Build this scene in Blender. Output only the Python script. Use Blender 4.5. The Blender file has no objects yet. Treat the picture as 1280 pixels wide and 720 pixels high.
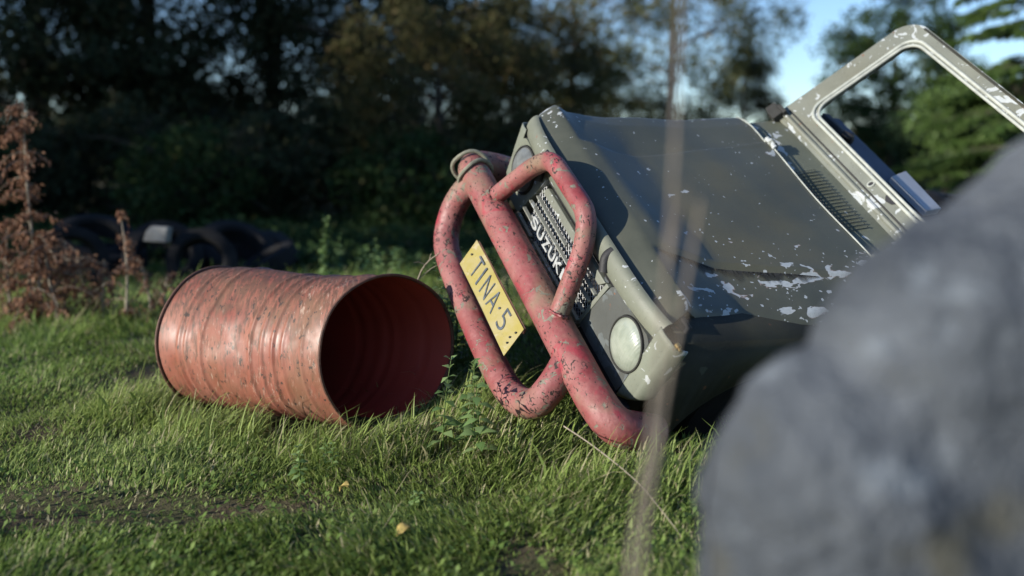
import bpy, math, random
import numpy as np
from mathutils import Matrix, Vector
SC = bpy.context.scene
COL = SC.collection
R = math.radians
random.seed(7)
RNG = np.random.default_rng(11)

# ------------------------------------------------------------------ camera
PITCH = R(7.6); CAMH = 1.0; FPX = 1167.0
cam = bpy.data.cameras.new('camera'); cam.sensor_width = 36; cam.lens = FPX / 1280 * 36
cam.clip_end = 2000; cam.clip_start = .05
cam.dof.use_dof = True; cam.dof.focus_distance = 3.2; cam.dof.aperture_fstop = 1.05
co = bpy.data.objects.new('camera', cam); COL.objects.link(co)
co.location = (0, 0, CAMH); co.rotation_euler = (R(90) - PITCH, 0, 0); SC.camera = co

def at(px, py, y):
    """design pixel of the 1280x720 photo -> world point at depth y (used as a tape measure when laying things out)"""
    c, s = math.cos(PITCH), math.sin(PITCH)
    dx, dy = (px - 640) / FPX, (py - 360) / FPX
    d = Vector((dx, c - dy * s, -s - dy * c))
    return Vector((0, 0, CAMH)) + d * (y / d.y)
def gx(px, y):
    return (px - 640) / FPX * y * 1.0

# ------------------------------------------------------------------ light
AZ, EL = R(-119), R(15)
sdir = Vector((math.sin(AZ) * math.cos(EL), math.cos(AZ) * math.cos(EL), math.sin(EL)))
sl = bpy.data.lights.new('sun', 'SUN'); sl.energy = 4.6; sl.angle = R(.53); sl.color = (1, .93, .82)
so = bpy.data.objects.new('sun', sl); COL.objects.link(so)
so.rotation_euler = sdir.to_track_quat('Z', 'Y').to_euler(); so.location = sdir * 30
W = bpy.data.worlds.new('World'); SC.world = W; W.use_nodes = True
nt = W.node_tree; nt.nodes.clear()
sky = nt.nodes.new('ShaderNodeTexSky'); sky.sky_type = 'NISHITA'; sky.sun_disc = False
sky.sun_elevation = EL; sky.sun_rotation = AZ; sky.air_density = 1.0; sky.dust_density = .1; sky.ozone_density = 2.6
bg = nt.nodes.new('ShaderNodeBackground'); bg.inputs[1].default_value = .115
wo = nt.nodes.new('ShaderNodeOutputWorld')
hs = nt.nodes.new('ShaderNodeMix'); hs.data_type = 'RGBA'; hs.blend_type = 'MULTIPLY'; hs.inputs[0].default_value = 1; hs.inputs[7].default_value = (.88, .94, 1.10, 1)
nt.links.new(sky.outputs[0], hs.inputs[6]); nt.links.new(hs.outputs[2], bg.inputs[0]); nt.links.new(bg.outputs[0], wo.inputs[0])
SC.view_settings.view_transform = 'Standard'; SC.view_settings.look = 'None'
SC.view_settings.exposure = .68; SC.view_settings.gamma = 1
SC.render.engine = 'CYCLES'
SC.cycles.use_denoising = True
SC.cycles.max_bounces = 6; SC.cycles.diffuse_bounces = 3; SC.cycles.glossy_bounces = 3
SC.cycles.transmission_bounces = 4; SC.cycles.transparent_max_bounces = 4
SC.cycles.caustics_reflective = False; SC.cycles.caustics_refractive = False

# ------------------------------------------------------------------ materials
class NT:
    def __init__(s, name):
        s.m = bpy.data.materials.new(name); s.m.use_nodes = True; s.t = s.m.node_tree
        s.b = s.t.nodes['Principled BSDF']; s.tc = s.t.nodes.new('ShaderNodeTexCoord')
    def lk(s, a, b): s.t.links.new(a, b)
    def setv(s, inp, v):
        if hasattr(v, 'is_linked') or isinstance(v, bpy.types.NodeSocket): s.lk(v, inp)
        else: inp.default_value = v
    def mapping(s, scale=(1, 1, 1), rot=(0, 0, 0), loc=(0, 0, 0), src=None):
        n = s.t.nodes.new('ShaderNodeMapping'); s.lk(src or s.tc.outputs['Object'], n.inputs[0])
        n.inputs['Scale'].default_value = scale; n.inputs['Rotation'].default_value = rot; n.inputs['Location'].default_value = loc
        return n.outputs[0]
    def noise(s, scale, detail=4, rough=.55, vec=None, dist=0, col=False):
        n = s.t.nodes.new('ShaderNodeTexNoise'); s.lk(vec or s.tc.outputs['Object'], n.inputs['Vector'])
        n.inputs['Scale'].default_value = scale; n.inputs['Detail'].default_value = detail
        n.inputs['Roughness'].default_value = rough; n.inputs['Distortion'].default_value = dist
        return n.outputs['Color' if col else 'Fac']
    def voro(s, scale, vec=None, feature='F1', out='Distance', rnd=1):
        n = s.t.nodes.new('ShaderNodeTexVoronoi'); n.feature = feature; s.lk(vec or s.tc.outputs['Object'], n.inputs['Vector'])
        n.inputs['Scale'].default_value = scale; n.inputs['Randomness'].default_value = rnd
        return n.outputs[out]
    def ramp(s, fac, a, b, lo=0., hi=1.):
        n = s.t.nodes.new('ShaderNodeMapRange'); n.clamp = True; s.setv(n.inputs[0], fac)
        for i, v in enumerate((a, b, lo, hi)): n.inputs[i + 1].default_value = v
        return n.outputs[0]
    def math(s, op, a, b=0.):
        n = s.t.nodes.new('ShaderNodeMath'); n.operation = op; s.setv(n.inputs[0], a); s.setv(n.inputs[1], b); return n.outputs[0]
    def mix(s, f, a, b):
        n = s.t.nodes.new('ShaderNodeMix'); n.data_type = 'RGBA'; s.setv(n.inputs[0], f)
        for k, v in ((6, a), (7, b)):
            if isinstance(v, tuple): v = (*v, 1) if len(v) == 3 else v
            s.setv(n.inputs[k], v)
        return n.outputs[2]
    def bump(s, h, strength=.3, dist=.01):
        n = s.t.nodes.new('ShaderNodeBump'); n.inputs['Strength'].default_value = strength; n.inputs['Distance'].default_value = dist
        s.lk(h, n.inputs['Height']); s.lk(n.outputs[0], s.b.inputs['Normal'])
    def attr(s, name):
        n = s.t.nodes.new('ShaderNodeAttribute'); n.attribute_name = name; return n.outputs['Fac']
    def sep(s, v, k):
        n = s.t.nodes.new('ShaderNodeSeparateXYZ'); s.lk(v, n.inputs[0]); return n.outputs[k]
    def done(s, col, rough=.6, metal=0., spec=.5):
        if isinstance(col, tuple): col = (*col, 1)
        s.setv(s.b.inputs['Base Color'], col); s.setv(s.b.inputs['Roughness'], rough); s.setv(s.b.inputs['Metallic'], metal)
        s.b.inputs['Specular IOR Level'].default_value = spec
        return s.m

def m_olive(name, base=(.115, .125, .092), chip=.60, chipscale=20, dark=0., pale=(.46, .49, .49), rgh=.42):
    n = NT(name)
    v = n.noise(3.0, 5, .6)
    c = n.mix(n.ramp(v, .3, .7), tuple(x * .78 for x in base), tuple(x * 1.2 for x in base))
    c = n.mix(n.ramp(n.noise(1.7, 3, .5), .52, .7, 0, .5), c, (.13, .115, .06))
    # fine dirt speckle
    c = n.mix(n.ramp(n.noise(90, 3, .7), .60, .72, 0, .55), c, (.05, .05, .04))
    wv = n.mapping((1, 1, 1), (0, 0, 0))
    mask = n.ramp(n.noise(2.6, 3, .6, dist=.6), .42, .62, -.10, .08)
    ch = n.math('ADD', n.noise(chipscale, 3, .45, dist=.7), mask)
    f = n.ramp(ch, chip, chip + .018)
    small = n.ramp(n.math('ADD', n.noise(chipscale * 2.8, 2, .4), n.math('MULTIPLY', mask, .8)), chip + .10, chip + .115)
    f2 = n.math('MAXIMUM', f, small)
    c = n.mix(f2, c, n.mix(n.noise(60, 2), tuple(x * .7 for x in pale), pale))
    rust = n.math('MULTIPLY', n.ramp(n.noise(26, 4, .6), .66, .70), n.ramp(n.noise(4, 2), .5, .6))
    c = n.mix(rust, c, (.20, .075, .035))
    n.bump(n.math('SUBTRACT', n.noise(40, 4, .6), n.math('MULTIPLY', f2, 1.2)), .22, .004)
    return n.done(c, n.ramp(n.noise(7, 4), .3, .7, rgh - .06, rgh + .16))

def m_redbar():
    n = NT('faded_red_paint')
    a = n.noise(5.5, 5, .65, dist=.5)
    c = n.mix(n.ramp(a, .35, .62), (.20, .034, .038), (.275, .112, .102))
    c = n.mix(n.ramp(n.noise(10, 4, .6, dist=1), .58, .66, 0, .75), c, (.30, .028, .045))
    c = n.mix(n.ramp(n.noise(3.4, 4, .6, vec=n.mapping(loc=(3, 1, 0))), .52, .66, 0, .75), c, (.185, .15, .095))
    c = n.mix(n.ramp(n.noise(150, 3, .7), .56, .72, 0, .45), c, (.09, .055, .045))
    pe = n.ramp(n.noise(19, 5, .62, dist=1.2, vec=n.mapping(loc=(1, 5, 2))), .60, .615)
    c = n.mix(pe, c, n.mix(n.noise(60, 3), (.12, .105, .07), (.20, .19, .15)))
    dens = n.ramp(n.noise(5, 2), .4, .62, -.05, .05)
    k = n.ramp(n.math('ADD', n.noise(58, 3, .5, vec=n.mapping((.8, 1, 1.3), loc=(.3, .1, 0)), dist=1.4), dens), .625, .64)
    c = n.mix(k, c, (.030, .017, .014))
    h = n.math('SUBTRACT', n.noise(50, 4), n.math('MULTIPLY', n.math('MAXIMUM', pe, k), 1.5))
    n.bump(n.math('ADD', h, n.math('MULTIPLY', n.noise(9, 3), 3)), .45, .005)
    return n.done(c, n.ramp(n.noise(12, 4), .35, .65, .46, .74))

def m_drum(inner=False):
    n = NT('inner_red_oxide' if inner else 'rusted_red_drum_paint')
    if inner:
        c = n.mix(n.noise(5, 4), (.38, .045, .028), (.24, .032, .020))
        return n.done(c, .6)
    a = n.noise(5, 5, .6, dist=.4)
    c = n.mix(n.ramp(a, .35, .65), (.215, .062, .040), (.28, .112, .074))
    up = n.ramp(n.sep(n.tc.outputs['Object'], 2), .26, .60, -.04, .10)   # top sheds paint: rust collects where rain stands
    st = n.mapping((7, 1.4, 1.4)); s1 = n.noise(9, 6, .74, vec=st, dist=.5)
    rr = n.ramp(n.math('ADD', s1, up), .475, .59)
    c = n.mix(n.math('MULTIPLY', rr, .85), c, n.mix(n.noise(40, 4), (.050, .027, .018), (.135, .070, .042)))
    s0 = n.ramp(n.noise(4.2, 4, .6, vec=n.mapping(loc=(2, 7, 1))), .48, .66, 0, .75)
    c = n.mix(s0, c, (.175, .092, .052))
    s2 = n.ramp(n.noise(30, 4, .62, vec=n.mapping((1.8, 1, 1))), .615, .635)
    c = n.mix(s2, c, (.05, .03, .022))
    sc = n.math('MULTIPLY', n.ramp(n.noise(22, 5, .7, vec=n.mapping((4, 1, 1), loc=(4, 0, 1))), .57, .66), n.ramp(n.noise(3.4), .44, .6))
    c = n.mix(n.math('MULTIPLY', sc, .55), c, (.48, .36, .28))
    n.bump(n.noise(18, 5, .6), .14, .004)
    return n.done(c, n.ramp(n.noise(9, 4), .35, .65, .42, .74), 0)

def m_plain(name, c, rough=.6, metal=0., var=.25, sc=8, bump=.0, spec=.5):
    n = NT(name)
    k = n.mix(n.ramp(n.noise(sc, 5, .6), .3, .7), tuple(x * (1 - var) for x in c), tuple(min(1, x * (1 + var)) for x in c))
    if bump: n.bump(n.noise(sc * 5, 4), bump, .006)
    return n.done(k, rough, metal, spec)

def m_leaf(name, a, b, c=None, rough=.55, trans=.35, spec=.3):
    n = NT(name)
    r = n.attr('rnd'); r2 = n.attr('rnd2')
    k = n.mix(r, a, b)
    if c: k = n.mix(n.ramp(r2, .80, .90), k, c)
    n.done(k, rough, 0, spec)
    t = n.t; tr = t.nodes.new('ShaderNodeBsdfTranslucent'); n.lk(k, tr.inputs[0])
    mx = t.nodes.new('ShaderNodeMixShader'); mx.inputs[0].default_value = trans
    o = t.nodes['Material Output']
    n.lk(n.b.outputs[0], mx.inputs[1]); n.lk(tr.outputs[0], mx.inputs[2]); n.lk(mx.outputs[0], o.inputs[0])
    return n.m

M = {}
M['olive'] = m_olive('olive_paint')
def m_bonnet():
    n = NT('bonnet_paint'); P = n.tc.outputs['Object']; X, Y = n.sep(P, 0), n.sep(P, 1)
    v = n.noise(3.0, 5, .6)
    c = n.mix(n.ramp(v, .3, .7), (.056, .061, .046), (.088, .092, .070))
    c = n.mix(n.ramp(n.noise(1.9, 3, .5), .50, .7, 0, .6), c, (.115, .100, .052))
    c = n.mix(n.ramp(n.noise(120, 3, .7), .60, .72, 0, .5), c, (.045, .045, .035))
    # flakes gather on the near shoulder and on the far front corner
    near = n.math('MULTIPLY', n.ramp(X, .24, .36), n.ramp(Y, .10, .2, .35, 1))
    far = n.math('MULTIPLY', n.ramp(X, -.36, -.5), n.ramp(Y, .16, .09))
    rim = n.ramp(n.math('ABSOLUTE', X), .60, .66, 0, .6)
    m = n.math('MAXIMUM', n.math('MAXIMUM', near, far), rim)
    vec = n.mapping((1.25, .8, 1), (0, 0, .5))
    ch = n.math('ADD', n.noise(14, 3, .5, vec=vec, dist=.4), n.math('MULTIPLY', m, .115))
    ch = n.math('ADD', ch, n.ramp(n.noise(3.1, 2), .45, .6, -.03, .02))
    f = n.ramp(ch, .690, .702)
    f2 = n.ramp(n.math('ADD', n.noise(52, 2, .4), n.math('MULTIPLY', m, .05)), .725, .735)
    f = n.math('MAXIMUM', f, f2)
    c = n.mix(f, c, n.mix(n.noise(70, 2), (.30, .33, .33), (.48, .51, .52)))
    edge = n.math('SUBTRACT', n.ramp(ch, .685, .70), n.ramp(ch, .700, .712))
    c = n.mix(n.math('MULTIPLY', n.math('MULTIPLY', edge, .7), n.ramp(n.noise(11, 2), .45, .55)), c, (.17, .085, .045))
    n.bump(n.math('SUBTRACT', n.noise(40, 4, .6), n.math('MULTIPLY', f, 1.2)), .16, .003)
    return n.done(c, n.ramp(n.noise(6, 4), .3, .7, .36, .52))
M['bonnet'] = m_bonnet()
M['olive_light'] = m_olive('olive_paint_worn', (.165, .18, .14), .70, 24, rgh=.5)
M['olive_front'] = m_olive('olive_paint_front', (.145, .155, .12), .64, 22, rgh=.48)
M['frame'] = m_olive('windscreen_frame_paint', (.165, .175, .145), .575, 18, rgh=.5)
M['seal'] = m_plain('pale_seal_channel', (.36, .38, .34), .6, 0, .2, 20)
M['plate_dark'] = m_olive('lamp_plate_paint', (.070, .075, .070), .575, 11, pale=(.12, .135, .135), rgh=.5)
M['slat'] = m_olive('slat_paint', (.24, .25, .22), .62, 30, rgh=.5)
M['black'] = m_plain('black_rubber', (.018, .018, .02), .65, 0, .3, 12, .3)
M['dark'] = m_plain('grimy_dark_steel', (.03, .03, .027), .8, 0, .4, 9, .5)
M['shaded_olive'] = m_olive('olive_paint_shaded', (.020, .021, .015), .68, 14, pale=(.06, .065, .045), rgh=.75)  # olive paint and its chips darkened: the wings' shade is in the colour
M['letter'] = m_plain('worn_letter_white', (.34, .355, .35), .5, 0, .3, 60)
M['red'] = m_redbar(); M['drum'] = m_drum(); M['drum_in'] = m_drum(True)
M['rim'] = m_plain('dark_rusty_rim', (.10, .045, .028), .7, 0, .4, 20, .4)
M['rope'] = m_plain('old_rope', (.20, .20, .15), .9, 0, .3, 60, .5)
M['wire'] = m_plain('galvanised_wire', (.45, .46, .46), .5, .3, .2, 30)
M['tyre'] = m_plain('old_tyre_rubber', (.012, .012, .013), .9, 0, .4, 6, .4, .2)
M['grey_panel'] = m_plain('pale_grey_panel', (.34, .36, .40), .6, 0, .12, 6)
M['navy'] = m_plain('navy_trim', (.045, .055, .085), .6, 0, .3, 7)
M['board'] = m_plain('weathered_board', (.20, .20, .195), .8, 0, .3, 9)
M['bark'] = m_plain('bark', (.055, .045, .035), .9, 0, .45, 5, .8)
M['birchbark'] = m_plain('birch_bark', (.20, .19, .17), .85, 0, .5, 6, .5)
M['drystem'] = m_plain('dry_stem', (.17, .145, .115), .8, 0, .3, 20)
M['palestem'] = m_plain('pale_dry_stem', (.26, .22, .165), .8, 0, .3, 20)
def m_lens():
    n = NT('clouded_lamp_glass')
    c = n.mix(n.ramp(n.noise(14, 4, .6), .35, .7), (.22, .25, .20), (.35, .38, .32))
    c = n.mix(n.ramp(n.noise(7, 4, .7), .60, .75, 0, .5), c, (.30, .31, .20))
    wv = n.t.nodes.new('ShaderNodeTexWave'); n.lk(n.tc.outputs['Object'], wv.inputs[0]); wv.inputs['Scale'].default_value = 34
    wv.inputs['Distortion'].default_value = .4
    n.bump(wv.outputs['Fac'], .15, .002)
    n.b.inputs['Coat Weight'].default_value = .8; n.b.inputs['Coat Roughness'].default_value = .08
    return n.done(c, .35)
M['lens'] = m_lens()
M['dull_lens'] = m_plain('dull_grey_glass', (.13, .14, .14), .35, 0, .4, 14)  # darker grey lens for the far headlight
def m_plate():
    n = NT('yellow_plate')
    c = n.mix(n.ramp(n.noise(12, 4, .65), .35, .65), (.35, .285, .065), (.38, .32, .15))
    c = n.mix(n.ramp(n.noise(22, 4, .7), .56, .66, 0, .7), c, (.44, .38, .24))
    c = n.mix(n.ramp(n.noise(45, 4, .7), .66, .70), c, (.16, .12, .07))
    return n.done(c, .55)
M['plate'] = m_plate()
M['ink'] = m_plain('slate_paint', (.085, .10, .115), .6, 0, .5, 60)
def m_rock():
    n = NT('weathered_grey_rock')
    c = n.mix(n.ramp(n.noise(6, 5, .6, dist=.4), .35, .65), (.042, .051, .063), (.086, .098, .114))
    c = n.mix(n.ramp(n.noise(9, 4, .6, vec=n.mapping(loc=(2, 2, 2))), .56, .66, 0, .85), c, (.16, .185, .21))
    c = n.mix(n.ramp(n.noise(6, 4, .6, vec=n.mapping(loc=(7, 2, 2))), .60, .70, 0, .8), c, (.06, .058, .04))
    n.bump(n.noise(9, 6, .65), 1., .06)
    return n.done(c, .85)
M['rock'] = m_rock()
def m_ground():
    n = NT('turf_soil')
    v = n.tc.outputs['Object']
    a = n.noise(2.2, 6, .65)
    c = n.mix(n.ramp(a, .42, .58), (.105, .080, .050), (.085, .095, .038))
    c = n.mix(n.ramp(n.noise(38, 4, .7), .5, .75, 0, .8), c, (.15, .125, .08))
    n.bump(n.math('ADD', n.noise(14, 6, .7), n.noise(70, 4, .7)), .9, .03)
    return n.done(c, .95, 0, .2)
M['ground'] = m_ground()
M['grass'] = m_leaf('grass_blades', (.15, .235, .048), (.29, .365, .11), (.44, .40, .24), .5, .42, .2)
M['weed'] = m_leaf('broad_leaves', (.12, .20, .045), (.22, .30, .085), None, .5, .4, .2)
M['nettle'] = m_leaf('nettle_leaves', (.13, .23, .07), (.26, .36, .14), None, .5, .3)
M['leaf_dark'] = m_leaf('dark_leaves', (.024, .036, .019), (.058, .070, .036), (.07, .065, .035), .5, .2, .06)
M['leaf_olive'] = m_leaf('olive_leaves', (.050, .052, .020), (.095, .092, .040), (.12, .09, .045), .6, .3, .06)
M['leaf_birch'] = m_leaf('birch_leaves', (.065, .080, .035), (.15, .155, .065), (.20, .16, .07), .6, .3, .06)
M['leaf_green'] = m_leaf('green_leaves', (.022, .045, .018), (.05, .085, .028), (.07, .08, .03), .5, .3, .06)
M['needles'] = m_leaf('spruce_needles', (.045, .095, .02), (.10, .155, .04), None, .6, .25)
M['needles_dk'] = m_leaf('far_conifer', (.02, .04, .02), (.045, .075, .035), None, .6, .2, .06)
M['bracken'] = m_leaf('dead_bracken', (.14, .062, .036), (.30, .165, .10), (.08, .035, .022), .8, .25)
M['straw'] = m_leaf('straw', (.22, .19, .11), (.36, .32, .20), None, .7, .3)

# ------------------------------------------------------------------ mesh helpers
class MB:
    def __init__(s): s.v = []; s.f = []
    def add(s, vs, fs):
        o = len(s.v); s.v += [tuple(v) for v in vs]; s.f += [tuple(i + o for i in f) for f in fs]
    def grid(s, fn, nu, nv, flip=False):
        vs = [fn(i / nu, j / nv) for i in range(nu + 1) for j in range(nv + 1)]
        fs = []
        for i in range(nu):
            for j in range(nv):
                a = i * (nv + 1) + j; q = (a, a + nv + 1, a + nv + 2, a + 1)
                fs.append(q[::-1] if flip else q)
        s.add(vs, fs)
    def box(s, lo, hi):
        x0, y0, z0 = lo; x1, y1, z1 = hi
        s.add([(x0, y0, z0), (x1, y0, z0), (x1, y1, z0), (x0, y1, z0), (x0, y0, z1), (x1, y0, z1), (x1, y1, z1), (x0, y1, z1)],
              [(0, 3, 2, 1), (4, 5, 6, 7), (0, 1, 5, 4), (1, 2, 6, 5), (2, 3, 7, 6), (3, 0, 4, 7)])
    def prism(s, poly, d):
        """poly: list of 3D points, extruded by vector d"""
        n = len(poly); d = Vector(d)
        s.add([Vector(p) for p in poly] + [Vector(p) + d for p in poly],
              [tuple(range(n))[::-1], tuple(range(n, 2 * n))] + [(i, (i + 1) % n, n + (i + 1) % n, n + i) for i in range(n)])
    def tube(s, pts, r, seg=12, cap=True, closed=False):
        pts = [Vector(p) for p in pts]; n = len(pts)
        rs = r if hasattr(r, '__len__') else [r] * n
        T = []
        for i in range(n):
            a = pts[(i - 1) % n] if closed or i > 0 else pts[i]; b = pts[(i + 1) % n] if closed or i < n - 1 else pts[i]
            T.append((b - a).normalized())
        up = Vector((0, 0, 1)) if abs(T[0].z) < .9 else Vector((1, 0, 0))
        N = T[0].cross(up).normalized(); vs = []
        for i in range(n):
            N = (N - T[i] * N.dot(T[i])).normalized(); B = T[i].cross(N)
            for k in range(seg):
                a = 2 * math.pi * k / seg
                vs.append(pts[i] + (N * math.cos(a) + B * math.sin(a)) * rs[i])
        fs = []
        for i in range(n if closed else n - 1):
            j = (i + 1) % n
            for k in range(seg):
                l = (k + 1) % seg
                fs.append((i * seg + k, j * seg + k, j * seg + l, i * seg + l))
        if cap and not closed:
            fs.append(tuple(range(seg))); fs.append(tuple(range((n - 1) * seg, n * seg))[::-1])
        s.add(vs, fs)
    def build(s, name, mat, parent=None, smooth=True, bevel=0, solid=0, sub=0, autos=None):
        me = bpy.data.meshes.new(name); me.from_pydata(s.v, [], s.f); me.update()
        o = bpy.data.objects.new(name, me); COL.objects.link(o)
        if mat: me.materials.append(M[mat] if isinstance(mat, str) else mat)
        if parent: o.parent = parent
        import bmesh
        bm = bmesh.new(); bm.from_mesh(me); bmesh.ops.recalc_face_normals(bm, faces=bm.faces)
        if autos is not None or smooth:
            lim = R(autos if autos is not None else 40)
            for e in bm.edges:
                if len(e.link_faces) == 2 and e.calc_face_angle(0) > lim: e.smooth = False
        bm.to_mesh(me); bm.free()
        if smooth: me.polygons.foreach_set('use_smooth', [True] * len(me.polygons))
        if solid:
            m = o.modifiers.new('s', 'SOLIDIFY'); m.thickness = solid; m.offset = -1
        if bevel:
            m = o.modifiers.new('b', 'BEVEL'); m.width = bevel; m.segments = 2; m.limit_method = 'ANGLE'
        if sub:
            m = o.modifiers.new('u', 'SUBSURF'); m.levels = m.render_levels = sub
        return o

def spline(pts, n=8):
    """Catmull-Rom through points"""
    P = [Vector(p) for p in pts]; out = []
    for i in range(len(P) - 1):
        a = P[max(i - 1, 0)]; b = P[i]; c = P[i + 1]; d = P[min(i + 2, len(P) - 1)]
        for k in range(n):
            t = k / n
            out.append(.5 * ((2 * b) + (c - a) * t + (2 * a - 5 * b + 4 * c - d) * t * t + (3 * b - a - 3 * c + d) * t ** 3))
    out.append(P[-1]); return out
def rounded(pts, r, n=6, closed=False):
    """polyline with bends rounded by radius-like distance r"""
    P = [Vector(p) for p in pts]; out = []
    N = len(P)
    for i in range(N):
        if not closed and i in (0, N - 1): out.append(P[i]); continue
        a = P[i - 1] - P[i]; b = P[(i + 1) % N] - P[i]
        rr = min(r[i] if hasattr(r, '__len__') else r, a.length * .48, b.length * .48)
        s, e = P[i] + a.normalized() * rr, P[i] + b.normalized() * rr
        for k in range(n + 1):
            t = k / n; out.append(s * (1 - t) ** 2 + P[i] * 2 * t * (1 - t) + e * t * t)
    return out

def thing(name, label, cat, loc=(0, 0, 0), group=None, rz=0):
    o = bpy.data.objects.new(name, None); COL.objects.link(o); o.location = loc; o.rotation_euler = (0, 0, rz)
    o.empty_display_size = .1
    return tag(o, label, cat, group)
def tag(o, label, cat, group=None, kind=None):
    if label: o['label'] = label
    if cat: o['category'] = cat
    if group: o['group'] = group
    if kind: o['kind'] = kind
    return o

def soup(name, mat, V, F, rnd, rnd2=None, parent=None):
    """V (n,3) array, F (m,k) array; per-vertex random attributes"""
    me = bpy.data.meshes.new(name)
    n, (m, k) = len(V), F.shape
    me.vertices.add(n); me.vertices.foreach_set('co', V.astype(np.float32).ravel())
    me.loops.add(m * k); me.loops.foreach_set('vertex_index', F.astype(np.int32).ravel())
    me.polygons.add(m); me.polygons.foreach_set('loop_start', np.arange(0, m * k, k, dtype=np.int32))
    me.update(calc_edges=True)
    for nm, a in (('rnd', rnd), ('rnd2', rnd if rnd2 is None else rnd2)):
        at_ = me.attributes.new(nm, 'FLOAT', 'POINT'); at_.data.foreach_set('value', np.asarray(a, dtype=np.float32))
    me.materials.append(M[mat]); me.polygons.foreach_set('use_smooth', np.ones(m, dtype=bool))
    o = bpy.data.objects.new(name, me); COL.objects.link(o)
    if parent: o.parent = parent
    return o

# ------------------------------------------------------------------ ground
def gz(x, y):
    x = np.asarray(x, float); y = np.asarray(y, float)
    z = .030 * np.sin(x * 1.3 + .6) * np.cos((y - 2.4) * .9) + .010 * np.sin(x * 3.7 + y * 2.1) + .006 * np.sin(x * 7.1 - y * 5.3 + 1)
    z -= .05 * np.clip(2.9 - y, 0, 1.2)
    z += .006 * np.sin(x * 13 + y * 3) * np.sin(y * 11 - x * 2)
    z += .40 * np.exp(-(((x - .35) / .50) ** 2 + ((y - 4.75) / .45) ** 2))      # bank the wreck leans on
    z += .20 * np.exp(-(((x - .62) / .55) ** 2 + ((y - 4.0) / .40) ** 2))
    z += .06 * np.exp(-(((x + .1) / .5) ** 2 + ((y - 3.5) / .5) ** 2))
    z += -.035 * np.exp(-(((y - 2.85 - .12 * np.sin(x * 2)) / .16) ** 2)) * (x < .6)    # wheel rut
    fade = np.clip((30 - np.hypot(x, y)) / 15, 0, 1)
    return z * fade - .0
def ground():
    ax = np.concatenate([-np.geomspace(400, 6, 26), np.linspace(-5.9, 5.9, 150), np.geomspace(6, 400, 26)])
    ay = np.concatenate([-np.geomspace(300, 1, 14), np.linspace(-.9, 9, 150), np.geomspace(9.2, 600, 36)])
    X, Y = np.meshgrid(ax, ay, indexing='ij'); Z = gz(X, Y)
    mb = MB(); nx, ny = len(ax), len(ay)
    mb.v = list(zip(X.ravel().tolist(), Y.ravel().tolist(), Z.ravel().tolist()))
    mb.f = [(i * ny + j, (i + 1) * ny + j, (i + 1) * ny + j + 1, i * ny + j + 1) for i in range(nx - 1) for j in range(ny - 1)]
    o = mb.build('ground', 'ground', autos=180); tag(o, 'uneven short turf with bare soil patches', None, kind='structure')
ground()

# ------------------------------------------------------------------ vehicle (built in its own frame: x across, y back, z up)
RC = Matrix(((.340, .886, .316), (-.737, .460, -.495), (-.584, -.065, .809)))
# orthonormalise
c0 = RC.col[0].normalized(); c1 = (RC.col[1] - c0 * RC.col[1].dot(c0)).normalized(); c2 = c0.cross(c1)
RC = Matrix((c0, c1, c2)).transposed()
CARM = RC.to_4x4(); CARM.translation = Vector((.211, 3.330, .706))
car = bpy.data.objects.new('derelict_off_roader', None); COL.objects.link(car); car.matrix_world = CARM
tag(car, 'derelict olive green off-roader tipped sideways, with red bull bar and bare windscreen frame', 'vehicle')

def hood_l(v): return -np.interp(v, [0, .1, .5, 1.02], [.612, .652, .672, .672])
def hood_r(v): return np.interp(v, [0, .04, .12, .39, .645, 1.02], [.566, .545, .512, .528, .571, .60])
def hood_w(u, v):
    """bonnet skin height"""
    v = max(v, 0.)
    t = min(1, v / .100)
    w = .143 + .066 * t - .006 * max(0, (v - .07) / .03 if v < .1 else 1) ** 2 * (1 if v < .1 else 1)
    if v < .03: w -= .010 * (1 - v / .03) ** 2
    if v > .100:
        q = v - .100
        g_ = 1 - .75 * min(1, max(0, (-u - .38) / .18))
        w += (-.15 * q if q < .25 else -.0375 + .100 * min(q - .25, .375)) * g_ + (.035 * q * (1 - g_)) + (.1 * (q - .625) if q > .625 else 0)
    er = .215 + .22 * v; el = .315 + .115 * v + .5 * max(0, .26 - v)
    au, e = (u, er) if u > 0 else (-u, el)
    fr = min(1, max(0, (v - .10) / .05))
    s = max(0., min(1., (e - au) / .012))
    w += .016 * s * fr
    o = max(0, au - e)
    w -= (.055 * o + .22 * o * o) * fr
    hw = hood_r(v) if u > 0 else -hood_l(v)
    k = max(0, au - hw + .045) / .045
    w -= .022 * k * k
    w += .0035 * math.sin(u * 9 + v * 5) + .0018 * math.sin(v * 17 - u * 8)
    return w
mb = MB()
vs_ = [0, .01, .02, .035, .055, .07, .08, .09, .100, .108, .12, .135, .155] + [.18 + i * .035 for i in range(25)]
us_ = [i / 170 for i in range(171)]
L = []
for v in vs_:
    l, r_ = float(hood_l(v)), float(hood_r(v))
    cu = .035 * (1 - math.sqrt(max(0, 1 - (1 - v / .06) ** 2))) if v < .06 else 0
    l += cu; r_ -= cu * .6
    for a in us_:
        u = l + (r_ - l) * a; L.append((u, v + .028, hood_w(u, v)))
nv = len(us_)
mb.add(L, [(i * nv + j, i * nv + j + 1, (i + 1) * nv + j + 1, (i + 1) * nv + j) for i in range(len(vs_) - 1) for j in range(nv - 1)])
fr = [L[j] for j in range(nv)]
mb.add(fr + [(p[0], p[1] + .006, p[2] - .014) for p in fr], [(j, j + 1, nv + j + 1, nv + j) for j in range(nv - 1)])
for side in (0, nv - 1):
    e = [L[i * nv + side] for i in range(len(vs_))]
    k = len(e)
    mb.add(e + [(p[0] * .995, p[1], p[2] - .030) for p in e], [(j, j + 1, k + j + 1, k + j) for j in range(k - 1)])
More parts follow.
